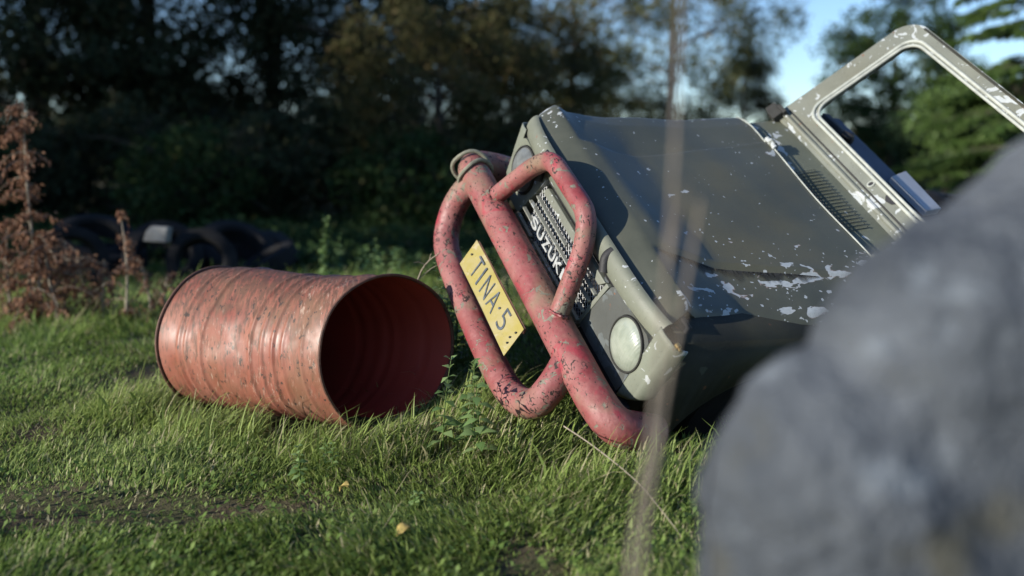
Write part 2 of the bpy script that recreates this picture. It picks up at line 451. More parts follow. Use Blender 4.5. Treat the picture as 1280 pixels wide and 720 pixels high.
hood = mb.build('bonnet', 'bonnet', car, autos=38); hood['label'] = 'chipped olive green bonnet with a raised centre'
def hood_at(u, y): return hood_w(u, y - .028)
mb = MB()     # black grime and moss packed under the near bonnet crease
ra, rb = [], []
for k in range(130):
    v = .125 + k * .0048; u = .215 + .22 * v + .012
    w1 = .020 + .016 * math.sin(k * .23) + .010 * math.sin(k * .61 + 1) + .006 * math.sin(k * 1.37) + .012
    w1 *= min(1, k / 8, (129 - k) / 20)
    ra.append((u - .008, v + .028, hood_w(u - .008, v) + .002)); rb.append((u + w1, v + .028, hood_w(u + w1, v) + .0016))
mb.add(ra + rb, [(i, i + 1, 131 + i - 1, 130 + i) for i in range(129)])
mb.build('grime', 'dark', hood)
mb = MB()   # rusty line of the rear bonnet edge
mb.tube([(u, 1.052, hood_w(u, 1.02) + .004) for u in np.linspace(-.655, .60, 24)], .0030, 6)
mb.build('bonnet_edge', 'seal', hood)
for hu in (-.40, .36):
    mb = MB(); mb.tube([(hu - .035, 1.055, .262), (hu + .035, 1.055, .262)], .012, 10); mb.tube([(hu - .018, 1.06, .262), (hu + .018, 1.06, .262)], .016, 10)
    mb.build('hinge', 'frame', hood)
for cu in (-.57, .57):   # rubber bonnet catches by the front corners
    pass
mb = MB()
mb.tube(rounded([(.200, .015, .150), (.205, -.008, .125), (.235, -.010, .085)], .02), .019, 10)
mb.build('bonnet_catch', 'black', car)
mb = MB()
mb.tube(rounded([(-.36, .012, .150), (-.36, -.012, .10), (-.34, -.014, .04)], .02), .022, 10)
mb.build('bonnet_catch', 'black', car)

# nose: convex upper member, grille surround, lamp plates, corner pieces
mb = MB()
def nose(a, b, x0=-.60, x1=.565):
    ang = -.5 * math.pi + b * math.pi
    bow = .03 * (2 * a - 1) ** 6
    return (x0 + (x1 - x0) * a, .018 - .030 * math.cos(ang) + bow, .118 + .048 * math.sin(ang) )
mb.grid(nose, 40, 12)
mb.build('nose_panel', 'olive_front', car)
mb = MB(); mb.box((-.60, .012, .060), (.565, .05, .082)); mb.build('nose_gap', 'black', car)

grille = MB()
grille.prism([(-.292, -.008, .026), (.235, -.008, .026), (.262, -.008, .060), (-.262, -.008, .060)], (0, .02, 0))
grille.prism([(-.42, -.002, -.20), (.20, -.002, -.20), (.20, -.002, -.182), (-.41, -.002, -.182)], (0, .02, 0))
grille.prism([(.262, -.004, .060), (.205, -.004, -.19), (.222, -.004, -.19), (.282, -.004, .060)], (0, .02, 0))
g = grille.build('grille', 'frame', car, bevel=.003)
def slat(pts_, w=.0125):
    b = MB()
    (u0, w0), (u1, w1) = pts_
    b.prism([(u0, -.016, w0 - w * .35), (u1, -.016, w1 - w * .35), (u1, -.020, w1 + w * .35), (u0, -.020, w0 + w * .35)], (0, .015, .002))
    b.build('slat', 'slat', g, bevel=.0015)
slat([(-.298, -.006), (-.012, -.010)]); slat([(-.331, -.052), (.235, -.050)])
slat([(-.355, -.104), (-.225, -.106)]); slat([(-.376, -.150), (-.235, -.151)]); slat([(-.20, -.152), (.225, -.150)])
slat([(.145, -.104), (.230, -.103)]); slat([(.10, -.004), (.25, -.006)], .012)
mb = MB()   # expanded wire mesh behind the slats
for k in range(-26, 38):
    for sgn in (-1, 1):
        u0 = k * .022; pts_ = []
        a = (u0, .016, -.18); b = (u0 + sgn * .20, .016, .035)
        lo, hi = -.33, .245
        # clip to opening
        def clip(p, q):
            t0, t1 = 0., 1.; d = q[0] - p[0]
            for lim, s in ((lo, 1), (hi, -1)):
                f0 = (p[0] - lim) * s; f1 = (q[0] - lim) * s
                if f0 < 0 and f1 < 0: return None
                if f0 < 0: t0 = max(t0, f0 / (f0 - f1))
                if f1 < 0: t1 = min(t1, f0 / (f0 - f1))
            if t0 >= t1: return None
            P = Vector(p); Q = Vector(q); return P.lerp(Q, t0), P.lerp(Q, t1)
        c = clip(a, b)
        if c: mb.tube(c, .0014, 4)
mb.build('wire_mesh', 'wire', g)
mb = MB(); mb.box((-.58, .10, -.30), (.58, .12, .16)); mb.build('radiator', 'black', car)
mb = MB(); mb.prism([(-.43, .012, -.33), (.60, .012, -.33), (.60, .012, -.185), (-.43, .012, -.185)], (0, .03, 0))
mb.build('lower_valance', 'black', car, bevel=.006)

def text_mesh(txt, height, width, depth, name, mat, parent, mtx, offset=0., spacing=1.):
    cu = bpy.data.curves.new(name, 'FONT'); cu.body = txt; cu.size = 1; cu.extrude = .5; cu.offset = offset
    cu.space_character = spacing
    to = bpy.data.objects.new(name, cu); COL.objects.link(to)
    dg = bpy.context.evaluated_depsgraph_get(); me = bpy.data.meshes.new_from_object(to.evaluated_get(dg))
    bpy.data.objects.remove(to); bpy.data.curves.remove(cu)
    co_ = np.zeros(len(me.vertices) * 3, np.float32); me.vertices.foreach_get('co', co_); co_ = co_.reshape(-1, 3)
    lo = co_.min(0); hi = co_.max(0); co_ = (co_ - lo) / (hi - lo)
    co_ *= np.array([width, height, depth]); me.vertices.foreach_set('co', co_.astype(np.float32).ravel())
    me.name = name; me.materials.clear(); me.materials.append(M[mat])
    me.transform(mtx); o = bpy.data.objects.new(name, me); COL.objects.link(o); o.parent = parent
    return o
XZ = Matrix(((1, 0, 0, 0), (0, 0, -1, 0), (0, 1, 0, 0), (0, 0, 0, 1)))   # x->u, y->w, z-> -v
x_ = -.262
for ch, wd in (('S', .052), ('U', .050), ('Z', .050), ('U', .050), ('K', .054), ('I', .018)):
    k = (x_ + .262)
    text_mesh(ch, .046, wd, .010, 'letter', 'letter', g, Matrix.Translation((x_, -.010, -.110 - .02 * k)) @ XZ, .022)
    x_ += wd + .0085

def disc_prof(mb, c, prof, seg=40, ang=2 * math.pi):
    """lathe round the v axis: prof = [(radius, v)]"""
    vs = []
    for r, v in prof:
        for k in range(seg):
            a = ang * k / seg; vs.append((c[0] + r * math.cos(a), v, c[1] + r * math.sin(a)))
    fs = [(i * seg + k, i * seg + (k + 1) % seg, (i + 1) * seg + (k + 1) % seg, (i + 1) * seg + k) for i in range(len(prof) - 1) for k in range(seg)]
    mb.add(vs, fs)
for sgn in (-1, 1):
    cx = sgn * .478
    s = sgn
    # square lamp plate with a round hole
    mb = MB(); seg = 48; ring = []; outer = []
    poly = [(.215 if s > 0 else -.400, -.165), (s * .548, -.165), (s * .566, .075), (s * .545, .092), (s * .295, .085)]
    def ray(poly, c, a):
        best = None; d = (math.cos(a), math.sin(a))
        for i in range(len(poly)):
            p, q = poly[i], poly[(i + 1) % len(poly)]
            ex, ey = q[0] - p[0], q[1] - p[1]; den = d[0] * ey - d[1] * ex
            if abs(den) < 1e-9: continue
            t = ((p[0] - c[0]) * ey - (p[1] - c[1]) * ex) / den; k = ((p[0] - c[0]) * d[1] - (p[1] - c[1]) * d[0]) / den
            if t > 0 and -1e-6 <= k <= 1 + 1e-6 and (best is None or t < best): best = t
        return (c[0] + d[0] * best, c[1] + d[1] * best)
    cc = (cx, -.012)
    for k in range(seg):
        a = 2 * math.pi * k / seg
        ring.append((cc[0] + .097 * math.cos(a), .004, cc[1] + .097 * math.sin(a)))
        o_ = ray(poly, cc, a); outer.append((o_[0], .000, o_[1]))
    back = [(p[0], .05, p[2]) for p in outer]; deep = [(p[0], .045, p[2]) for p in ring]
    mb.add(outer + ring + back + deep, [(k, (k + 1) % seg, seg + (k + 1) % seg, seg + k) for k in range(seg)] +
           [(k, 2 * seg + k, 2 * seg + (k + 1) % seg, (k + 1) % seg) for k in range(seg)] + [(seg + k, seg + (k + 1) % seg, 3 * seg + (k + 1) % seg, 3 * seg + k) for k in range(seg)])
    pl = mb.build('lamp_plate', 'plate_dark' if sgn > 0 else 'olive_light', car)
    mb = MB(); disc_prof(mb, cc, [(.0945, .02), (.0945, -.003), (.091, -.006), (.088, -.002), (.088, .02)])
    hl = mb.build('headlight', 'dark', car)
    mb = MB(); disc_prof(mb, cc, [(.0875, .000), (.080, -.008), (.065, -.016), (.045, -.022), (.02, -.026), (.0005, -.027)])
    mb.build('lens', 'lens' if sgn > 0 else 'dull_lens', hl)
    # wing corner piece, wraps round the side
    mb = MB()
    def corner(a, b, s=s):
        w = -.175 + (.335 if s > 0 else .29) * a
        fw = .548 + .022 * a
        t = b
        if t < .45: x = fw + (.055) * (t / .45); y = .002 + .012 * (t / .45) ** 2
        else:
            th = (t - .45) / .55 * math.pi / 2; x = fw + .055 + .035 * math.sin(th); y = .014 + .055 * (1 - math.cos(th))
        if a < .12: x = fw + (x - fw) * (.55 + .45 * a / .12)
        return (s * x, y, w - .02 * (b if a > .5 else -b) * 1.2)
    mb.grid(corner, 14, 24)
    mb.build('wing_corner', 'olive_light', car, solid=.004)
    # wing side with wheel arch, and inner arch
    mb = MB()
    U = .640 if s > 0 else -.600
    arch = [(.95 - .36 * math.cos(t), -.36 + .34 * math.sin(t)) for t in np.linspace(math.pi, 0, 20)]
    arch = [(.60 + (.38 if abs(math.cos(t)) < .99 else .53) * math.cos(t), -.36 + .37 * math.sin(t)) for t in np.linspace(math.pi, 0, 22)]
    top = [(.065 + 1.155 * k / 21, .135 + .02 * k / 21) for k in range(22)]
    n_ = len(arch)
    mb.add([(U, a[0], a[1]) for a in arch] + [(U - s * .02, t[0], t[1]) for t in top], [(i, i + 1, n_ + i + 1, n_ + i) for i in range(n_ - 1)])
    mb.add([(U, a[0], a[1]) for a in arch] + [(s * .36, a[0], a[1]) for a in arch], [(i, i + 1, n_ + i + 1, n_ + i) for i in range(n_ - 1)])
    mb.add([(U - s * .02, t[0], t[1]) for t in top] + [(s * .46, t[0], t[1] + .004) for t in top], [(i, i + 1, n_ + i + 1, n_ + i) for i in range(n_ - 1)])
    mb.build('wing', 'shaded_olive', car, solid=.003)
# small amber lamp / bolt at the lower bonnet corner, wing inner brackets on the far side
mb = MB(); mb.tube([(.640, .03, .150), (.655, .03, .150)], .010, 10); mb.tube([(.652, .03, .150), (.668, .028, .150)], .005, 8)
mb.build('brass_bolt', m_plain('brass', (.35, .24, .08), .4, .8), car)

# chassis, springs, axle, tub
mb = MB()
for s in (-1, 1): mb.box((s * .38 - .03, .05, -.36), (s * .38 + .03, 3.1, -.27))
mb.box((-.42, .08, -.34), (.42, .13, -.28)); mb.box((-.42, 1.4, -.34), (.42, 1.46, -.28))
mb.build('chassis', 'dark', car)
for s in (-1, 1):
    mb = MB()
    for k in range(3):
        pts_ = [(s * .46, .60 + (.48 - .1 * k) * t, -.40 - .02 * k - .09 * (1 - t * t)) for t in np.linspace(-1, 1, 13)]
        for a, b in zip(pts_[:-1], pts_[1:]): mb.box((a[0] - .03, a[1], min(a[2], b[2]) - .006), (a[0] + .03, b[1], max(a[2], b[2]) + .002))
    mb.build('leaf_spring', 'dark', car)
mb = MB(); mb.tube([(-.62, .60, -.46), (.50, .60, -.46)], .04, 12); mb.build('front_axle', 'dark', car)
def wheel(c, lab=None):
    mb = MB(); prof = [(.19, -.09), (.24, -.10), (.31, -.09), (.335, -.06), (.34, 0), (.335, .06), (.31, .09), (.24, .10), (.19, .09)]
    seg = 40; vs = []
    for r, a in prof:
        for k in range(seg):
            t = 2 * math.pi * k / seg; vs.append((c[0] + a, c[1] + r * math.cos(t), c[2] + r * math.sin(t)))
    mb.add(vs, [(i * seg + k, i * seg + (k + 1) % seg, (i + 1) * seg + (k + 1) % seg, (i + 1) * seg + k) for i in range(len(prof) - 1) for k in range(seg)])
    w = mb.build('wheel', 'tyre', car)
    mb = MB(); vs = []
    for r, a in [(.2, -.09), (.19, -.05), (.10, -.01), (.03, -.02), (.001, -.02)]:
        for k in range(seg):
            t = 2 * math.pi * k / seg; vs.append((c[0] + a, c[1] + r * math.cos(t), c[2] + r * math.sin(t)))
    mb.add(vs, [(i * seg + k, i * seg + (k + 1) % seg, (i + 1) * seg + (k + 1) % seg, (i + 1) * seg + k) for i in range(4) for k in range(seg)])
    mb.build('rim', 'dark', w, solid=.004)
wheel((-.60, .60, -.46)); wheel((.53, .62, -.24)); wheel((-.60, 2.6, -.42))
mb = MB()
mb.prism([(-.66, 1.22, .06), (-.66, 1.30, .20), (-.66, 1.36, -.02), (-.66, 3.2, -.12), (-.66, 3.2, -.30), (-.66, 1.22, -.30)], (.02, 0, 0))
mb.prism([(.64, 1.22, .16), (.64, 1.30, .20), (.64, 1.36, .06), (.64, 3.2, .04), (.64, 3.2, -.30), (.64, 1.22, -.30)], (.02, 0, 0))
mb.box((-.637, 1.23, -.30), (.637, 3.2, -.27)); mb.box((-.637, 3.18, -.268), (.637, 3.2, -.12))
mb.box((-.637, 1.235, -.268), (.637, 1.25, .225))
mb.build('body_tub', 'shaded_olive', car)

# scuttle with louvres
mb = MB()
def cowl(a, b):
    u = -.63 + 1.26 * a; v = 1.062 + .205 * b
    return (u, v, .222 + .045 * b - .25 * max(0, abs(u) - .56))
mb.grid(cowl, 30, 8); mb.box((-.63, 1.075, .10), (.63, 1.235, .19))
cw = mb.build('scuttle', 'olive', car)
for k in range(19):
    u = -.235 + k * .0205; mb = MB()
    mb.add([(u, 1.085, .2335), (u, 1.185, .2555), (u + .013, 1.185, .2555), (u + .013, 1.085, .2335), (u + .006, 1.09, .242), (u + .006, 1.18, .262)],
           [(0, 1, 5, 4), (0, 4, 3), (1, 2, 5)])
    mb.build('louvre', 'black', cw, smooth=False)

# windscreen frame, raked plane: local (p across, q up the rake)
def ws(p, q, n=0):   # q: 0 at base -> 1 top
    base = Vector((0, 1.262, .250)); d = Vector((0, .448, .552)); nn = Vector((0, -.776, .630))
    return Vector((p, 0, 0)) + base + d * q + nn * n
def rrect(p0, p1, q0, q1, r, rq, n=8):
    pts_ = []
    for cx, cy, a0 in ((p1 - r, q1 - rq, 0), (p0 + r, q1 - rq, 90), (p0 + r, q0 + rq, 180), (p1 - r, q0 + rq, 270)):
        for k in range(n + 1):
            a = R(a0 + 90 * k / n); pts_.append((cx + r * math.cos(a), cy + rq * math.sin(a)))
    return pts_
out_ = rrect(-.652, .652, .0, 1.0, .10, .14)
for i, (p, q) in enumerate(out_):     # lower corners stay nearly square
    if q < .3: out_[i] = (max(-.652, min(.652, p * 1.06)), max(0, q - .04))
inn = rrect(-.545, .545, .175, .895, .07, .10)
n_ = len(out_); mb = MB(); th = .016
vs = [ws(p, q, th) for p, q in out_] + [ws(p, q, th * .9) for p, q in inn] + [ws(p, q, -th) for p, q in out_] + [ws(p, q, -th) for p, q in inn]
fs = []
for i in range(n_):
    j = (i + 1) % n_
    fs += [(i, j, n_ + j, n_ + i), (2 * n_ + i, 3 * n_ + i, 3 * n_ + j, 2 * n_ + j), (i, 2 * n_ + i, 2 * n_ + j, j), (n_ + i, n_ + j, 3 * n_ + j, 3 * n_ + i)]
mb.add(vs, fs); wf = mb.build('windscreen_frame', 'frame', car, bevel=.004)
wf['label'] = 'bare upright windscreen frame without glass'
for off, rr_, dq in ((.012, .0075, 1), (-.004, .0065, 1)):
    mb = MB(); r_ = rrect(-.545 - off, .545 + off, .175 - off * 1.6, .895 + off * 1.6, .07, .10)
    mb.tube([ws(p, q, th + .002) for p, q in r_], rr_, 8, closed=True); mb.build('seal_channel', 'seal', wf)
mb = MB(); mb.tube([ws(p, .045, .018) for p in np.linspace(-.64, .62, 12)], .012, 8); mb.build('base_rail', 'frame', wf)
mb = MB(); mb.tube([ws(p, .085, .016) for p in np.linspace(-.62, .62, 12)], .004, 6); mb.build('base_groove', 'dark', wf)
mb = MB(); mb.tube([ws(p, .985, .012) for p in np.linspace(-.56, .56, 12)], .007, 8); mb.build('drip_rail', 'shaded_olive', wf)
mb = MB()
for (p0, q0, n0), (p1, q1, n1) in (((-.672, -.03, .0), (-.610, .035, .05)), ((-.70, -.02, .01), (-.668, .05, .035)), ((-.655, .035, .012), (-.60, .06, .055))):
    P = [ws(p0, q0, n0), ws(p1, q0, n0), ws(p1, q1, n0), ws(p0, q1, n0)]; mb.prism(P, (ws(0, 0, n1) - ws(0, 0, n0)))
mb.build('fold_bracket', 'dark', wf, bevel=.002)
mb = MB(); mb.tube([ws(-.05 + .011 * math.cos(t), .125 + .02 * math.sin(t), th + .001) for t in np.linspace(0, 2 * math.pi, 17)[:-1]], .004, 6, closed=True)
mb.build('grommet', 'seal', wf)
mb = MB(); mb.prism([ws(-.05 + .010 * math.cos(t), .125 + .018 * math.sin(t), th + .0015) for t in np.linspace(0, 2 * math.pi, 13)[:-1]], ws(0, 0, .001) - ws(0, 0, 0))
mb.build('drilled_hole', 'black', wf, smooth=False)
mb = MB(); mb.prism([ws(.035, .14, th + .0015), ws(.055, .115, th + .0015), ws(.085, .125, th + .0015), ws(.098, .15, th + .0015), ws(.07, .145, th + .0015), ws(.045, .165, th + .0015)], ws(0, 0, .001) - ws(0, 0, 0))
mb.build('torn_hole', 'black', wf, smooth=False)
# dash behind, rear box
mb = MB(); mb.prism([(-.62, 1.42, .20), (-.62, 1.46, .30), (-.62, 1.60, .30), (-.62, 1.64, .10), (-.62, 1.42, .05)], (1.24, 0, 0))
dash = mb.build('dashboard', 'navy', car, bevel=.01)
mb = MB(); mb.box((-.60, 1.46, .295), (-.40, 1.50, .325)); mb.tube([(-.42, 1.44, .33), (-.38, 1.46, .34)], .02, 8); mb.build('dash_bracket', 'black', dash)
mb = MB(); mb.prism([(-.115, 1.478, .302), (-.168, 1.612, .302), (.095, 1.590, .302), (.118, 1.482, .302)], (0, .0, .032))
mb.build('instrument_pod', 'grey_panel', dash, bevel=.004)

# ---- bull bar (bolted to the vehicle: a part)
bar = MB()
bar.tube(rounded([(-.68, .20, -.20), (-.735, .02, -.185), (-.712, -.10, -.168), (.58, -.10, -.163), (.690, -.075, -.170), (.705, .09, -.20)], [0, .08, .09, .09, .08, 0], 8), .0635, 28)
bar.tube([(-.36, -.06, -.20), (-.36, .10, -.32)], .022, 10); bar.tube([(.33, -.06, -.20), (.33, .10, -.32)], .022, 10)
bb = bar.build('bull_bar', 'red', car); bb['label'] = 'chipped faded red tubular bull bar'
h = MB()
h.tube(rounded([(-.455, -.115, -.165), (-.345, -.06, .085), (-.258, -.050, .198), (.070, -.050, .203), (.135, -.052, .105), (.250, -.115, -.165)], [0, .03, .07, .07, .05, 0], 8), .0355, 22)
for c_, ax_, rr_ in (((-.430, -.103, -.108), (.11, .055, .25), .0375), ((.233, -.104, -.108), (-.115, .063, .27), .0375)):
    A_ = Vector(ax_).normalized(); N_ = A_.orthogonal().normalized(); B_ = A_.cross(N_)
    h.tube([Vector(c_) + (N_ * math.cos(t) + B_ * math.sin(t)) * (rr_ + .0025 * math.sin(9 * t)) for t in np.linspace(0, 2 * math.pi, 41)[:-1]], .0052, 6, closed=True)
h.build('upper_hoop', 'red', bb)
h = MB()
h.tube(spline([(-.60, -.10, -.17), (-.635, -.13, -.25), (-.615, -.16, -.36), (-.508, -.19, -.440), (-.247, -.22, -.43), (.096, -.22, -.437), (.324, -.22, -.408), (.440, -.21, -.33), (.440, -.17, -.25), (.385, -.11, -.18)], 7), .053, 24)
h.build('lower_loop', 'red', bb)
# number plate: yellow, tilted, between loop and main tube
PU = Vector((.509, .0, .016)).normalized()
tl = Vector((-.290, -.200, -.220)); bl = tl + Vector((.062, -.072, -.070))
PD = (bl - tl)
def pp(x, y, n=0): return tl + PU * (x * .500) + PD * y + (PU.cross(PD).normalized()) * n
mb = MB()
poly = [pp(0, 0), pp(.25, -.015, .004), pp(.5, .0, .002), pp(1, 0), pp(.985, 1.02), pp(.5, 1.0, -.003), pp(0, .98)]
nrm = PU.cross(PD).normalized()
# stored facing: make sure the printed face looks forward (towards -y)
if nrm.y > 0: nrm = -nrm
mb.prism([p - nrm * .003 for p in poly], nrm * .003)
np_ = mb.build('number_plate', 'plate', bb, smooth=False)
mb = MB(); mb.prism([pp(.02, -.06) - nrm * .012, pp(1, -.06) - nrm * .012, pp(1.01, .10) - nrm * .012, pp(.02, .10) - nrm * .012], nrm * .007)
mb.build('backing_strip', 'rim', np_, smooth=False)
up_ = -PD.normalized(); side_ = PU
Rm = Matrix((side_, up_, nrm)).transposed().to_4x4()
for ch, x0, wd in (('T', .145, .050), ('I', .285, .010), ('N', .370, .052), ('A', .510, .056), ('5', .720, .050)):
    hh = .076
    mt = Rm.copy(); mt.translation = pp(x0, .80, 0) + nrm * .0005
    text_mesh(ch, hh, wd, .0012, 'letter' if ch != '5' else 'digit', 'ink', np_, mt, -.012 if ch != 'I' else -.02)
mb = MB(); mb.tube([pp(.665, .42) + nrm * .0003, pp(.665, .42) + nrm * .002], .005, 8); mb.build('dot', 'ink', np_)
for x, y in ((.055, .42), (.93, .55), (.955, .30), (.94, .72)):
    mb = MB(); mb.tube([pp(x, y) - nrm * .001, pp(x, y) + nrm * .003], .0042, 8); mb.build('screw', 'dark', np_)

# rope wound round the bar end (a thing of its own)
def cw_(p): return CARM @ Vector(p)
mb = MB()
for u0, tilt in ((-.700, .022), (-.642, -.014)):
    pts_ = []
    for k in range(36):
        a = 2 * math.pi * k / 36
        pts_.append(cw_((u0 + tilt * math.cos(a) + .006 * math.sin(3 * a), -.10 + .073 * math.cos(a), -.168 + .073 * math.sin(a))))
    mb.tube(pts_, .0085, 8, closed=True)
mb.tube([cw_(p) for p in spline([(-.68, -.04, -.13), (-.665, -.025, -.16), (-.64, -.04, -.21)], 5)], .0085, 8)
mb.tube([cw_(p) for p in spline([(-.66, -.036, -.19), (-.64, .0, -.27), (-.67, .03, -.37)], 6)], .006, 8)
tag(mb.build('rope', 'rope'), 'grey green rope wound twice round the upper end of the red bull bar', 'rope')

# ------------------------------------------------------------------ oil drum
P0 = at(271, 432, 3.86); P1 = at(487, 449, 3.44)
P0.z = .283 + float(gz(P0.x, P0.y)); P1.z = .289 + float(gz(P1.x, P1.y)) * .5
drum = thing('oil_drum', 'rusty faded red oil drum lying in the grass, open end to the right', 'drum', (P0.x, P0.y, 0))
ax = (P1 - P0); Ld = ax.length; axn = Vector((ax.x, ax.y, ax.z)).normalized()
def rot2(v, a): return Vector((v.x * math.cos(a) - v.y * math.sin(a), v.x * math.sin(a) + v.y * math.cos(a), v.z))
ribs = [(.135, .0052), (.175, .0045), (.265, .0075), (.56, .0075), (.63, .0055), (.70, .0075), (.76, .004), (.88, .004)]
def drum_pt(t, a, dr=0):
    c = P0 + ax * t
    n = rot2(axn, R(-3) + R(-15) * max(0, t) ** 2.2)
    hor = Vector((-n.y, n.x, 0)).normalized()      # points away from camera side
    hor = -hor if hor.y > 0 else hor
    up = n.cross(hor); up = up if up.z > 0 else -up
    r = .290 + dr
    for p, hgt in ribs: r += hgt * math.exp(-((t - p) / .011) ** 2)
    rx = r * (1 + .05 * t ** 3); rz = r * (1.0 - .0 * t)
    ca, sa = math.cos(a), math.sin(a)
    # dents: sag along the top, flat crease at the middle
    dent = .017 * math.exp(-((t - .62) / .20) ** 2) * max(0, sa) ** 2 + .010 * math.exp(-((t - .50) / .03) ** 2) * math.exp(-((a - .5) / .35) ** 2)
    dent += .012 * math.exp(-((t - .30) / .14) ** 2 - ((a - .75) / .3) ** 2)
    sq = .007 * math.cos(3 * a + 4 * t) + .0015 * math.sin(7 * a + 9 * t)
    return c + hor * (rx - dent + sq * .8) * ca + up * (rz - dent + sq * .5) * sa - P0 + Vector((0, 0, P0.z))
seg = 96; NT_ = 150
def lathe(t0, t1, n, dr, name, mat, par, extra=None):
    mb = MB(); vs = []
    for i in range(n + 1):
        t = t0 + (t1 - t0) * i / n
        for k in range(seg): vs.append(drum_pt(t, 2 * math.pi * k / seg, dr))
    mb.add(vs, [(i * seg + k, i * seg + (k + 1) % seg, (i + 1) * seg + (k + 1) % seg, (i + 1) * seg + k) for i in range(n) for k in range(seg)])
    if extra: extra(mb)
    return mb.build(name, mat, par, autos=60)
shell = lathe(0, 1, NT_, 0, 'drum_shell', 'drum', drum)
lathe(.02, .997, 60, -.004, 'drum_lining', 'drum_in', shell)
for t, rr in ((0, .007), (1, .006)):
    mb = MB(); mb.tube([drum_pt(t, 2 * math.pi * k / 96, .003) for k in range(96)], rr, 8, closed=True); mb.build('drum_rim', 'rim', drum)
mb = MB(); vs = [drum_pt(.015, 2 * math.pi * k / seg, -.003) for k in range(seg)]; mb.add(vs, [tuple(range(seg))]); mb.build('drum_base', 'drum_in', drum, solid=.003)

# ------------------------------------------------------------------ foreground rock
def blob_rock():
    import bmesh
    bm = bmesh.new()
    def part(c, rad, sub=5, ex=2.):
        b2 = bmesh.new(); bmesh.ops.create_icosphere(b2, subdivisions=sub, radius=1)
        for v in b2.verts:
            p = v.co.copy(); k_ = (abs(p.x) ** ex + abs(p.z) ** ex) ** (1 / ex); m_ = math.hypot(p.x, p.z); f_ = m_ / k_ if k_ > 1e-6 else 1; p = Vector((p.x * f_, p.y, p.z * f_)); q = Vector((p.x * rad[0], p.y * rad[1], p.z * rad[2])) + Vector(c); v.co = q
        me = bpy.data.meshes.new('t'); b2.to_mesh(me); b2.free(); bm.from_mesh(me); bpy.data.meshes.remove(me)
    part((.485, 1.03, .330), (.262, .17, .455), 5, 4.0); part((.812, 1.05, .640), (.450, .20, .295), 5, 4.2)
    part((1.10, 1.07, .745), (.62, .22, .37), 5, 2.3); part((.50, 1.03, .0), (.28, .24, .40), 4); part((1.0, 1.1, .25), (.5, .24, .6), 4)
    me = bpy.data.meshes.new('foreground_rock'); bm.to_mesh(me); bm.free()
    o = bpy.data.objects.new('foreground_rock', me); COL.objects.link(o)
    m = o.modifiers.new('r', 'REMESH'); m.mode = 'VOXEL'; m.voxel_size = .018
    t = bpy.data.textures.new('t', 'VORONOI'); t.noise_scale = .30
    d = o.modifiers.new('s', 'SMOOTH'); d.iterations = 3; d.factor = .5
    d = o.modifiers.new('d', 'DISPLACE'); d.texture = t; d.strength = .085; d.mid_level = .40; t2 = bpy.data.textures.new('t2', 'CLOUDS'); t2.noise_scale = .07; t2.noise_depth = 4; d2 = o.modifiers.new('e', 'DISPLACE'); d2.texture = t2; d2.strength = .03
    me.materials.append(M['rock'])
    dg = bpy.context.evaluated_depsgraph_get(); nm = bpy.data.meshes.new_from_object(o.evaluated_get(dg))
    o.modifiers.clear(); o.data = nm; nm.name = 'foreground_rock'
    nm.polygons.foreach_set('use_smooth', [True] * len(nm.polygons))
    return tag(o, 'big blurred weathered grey rock filling the near lower right corner', 'rock')
blob_rock()

# ------------------------------------------------------------------ grass
def noise2(x, y, s, seed=0):
    r = np.random.default_rng(seed); v = np.zeros_like(x)
    for k in range(6):
        a = r.uniform(0, 6.28); f = s * r.uniform(.6, 1.6); v += np.sin((x * math.cos(a) + y * math.sin(a)) * f + r.uniform(0, 6.28))
    return v / 3.
def bare(x, y):
    """0..1 how bare the turf is"""
    b = np.exp(-(((y - 2.86 - .12 * np.sin(x * 2)) / .13) ** 2)) * np.clip(noise2(x, y, 5, 3) + .55, 0, 1) * (x < .7)
    b += np.clip(noise2(x, y, 3.2, 5) - .35, 0, 1) * 1.5 + np.clip(noise2(x, y, 9, 15) - .6, 0, 1) * 1.5
    b += .9 * np.exp(-(((x + 1.25) / .35) ** 2 + ((y - 2.62) / .12) ** 2))
    return np.clip(b, 0, 1)
def tall(x, y):
    """long ungrazed fringe against drum, bar and bank"""
    a, b = np.array([P0.x, P0.y]), np.array([P1.x, P1.y]); d = b - a
    t = np.clip(((x - a[0]) * d[0] + (y - a[1]) * d[1]) / (d @ d), 0, 1)
    dd = np.hypot(x - a[0] - d[0] * t, y - a[1] - d[1] * t)
    f = np.exp(-((dd - .36) / .16) ** 2)
    f = np.maximum(f, 1.1 * np.exp(-(((x + .02) / .26) ** 2 + ((y - 3.08) / .20) ** 2)))
    f = np.maximum(f, 1.0 * np.exp(-(((x - .42) / .45) ** 2 + ((y - 2.75) / .22) ** 2)))
    f = np.maximum(f, .9 * np.clip((y - 4.6) / 1.2, 0, 1))
    return f
def blades(N, yr, rate_fn, name_parts):
    pass
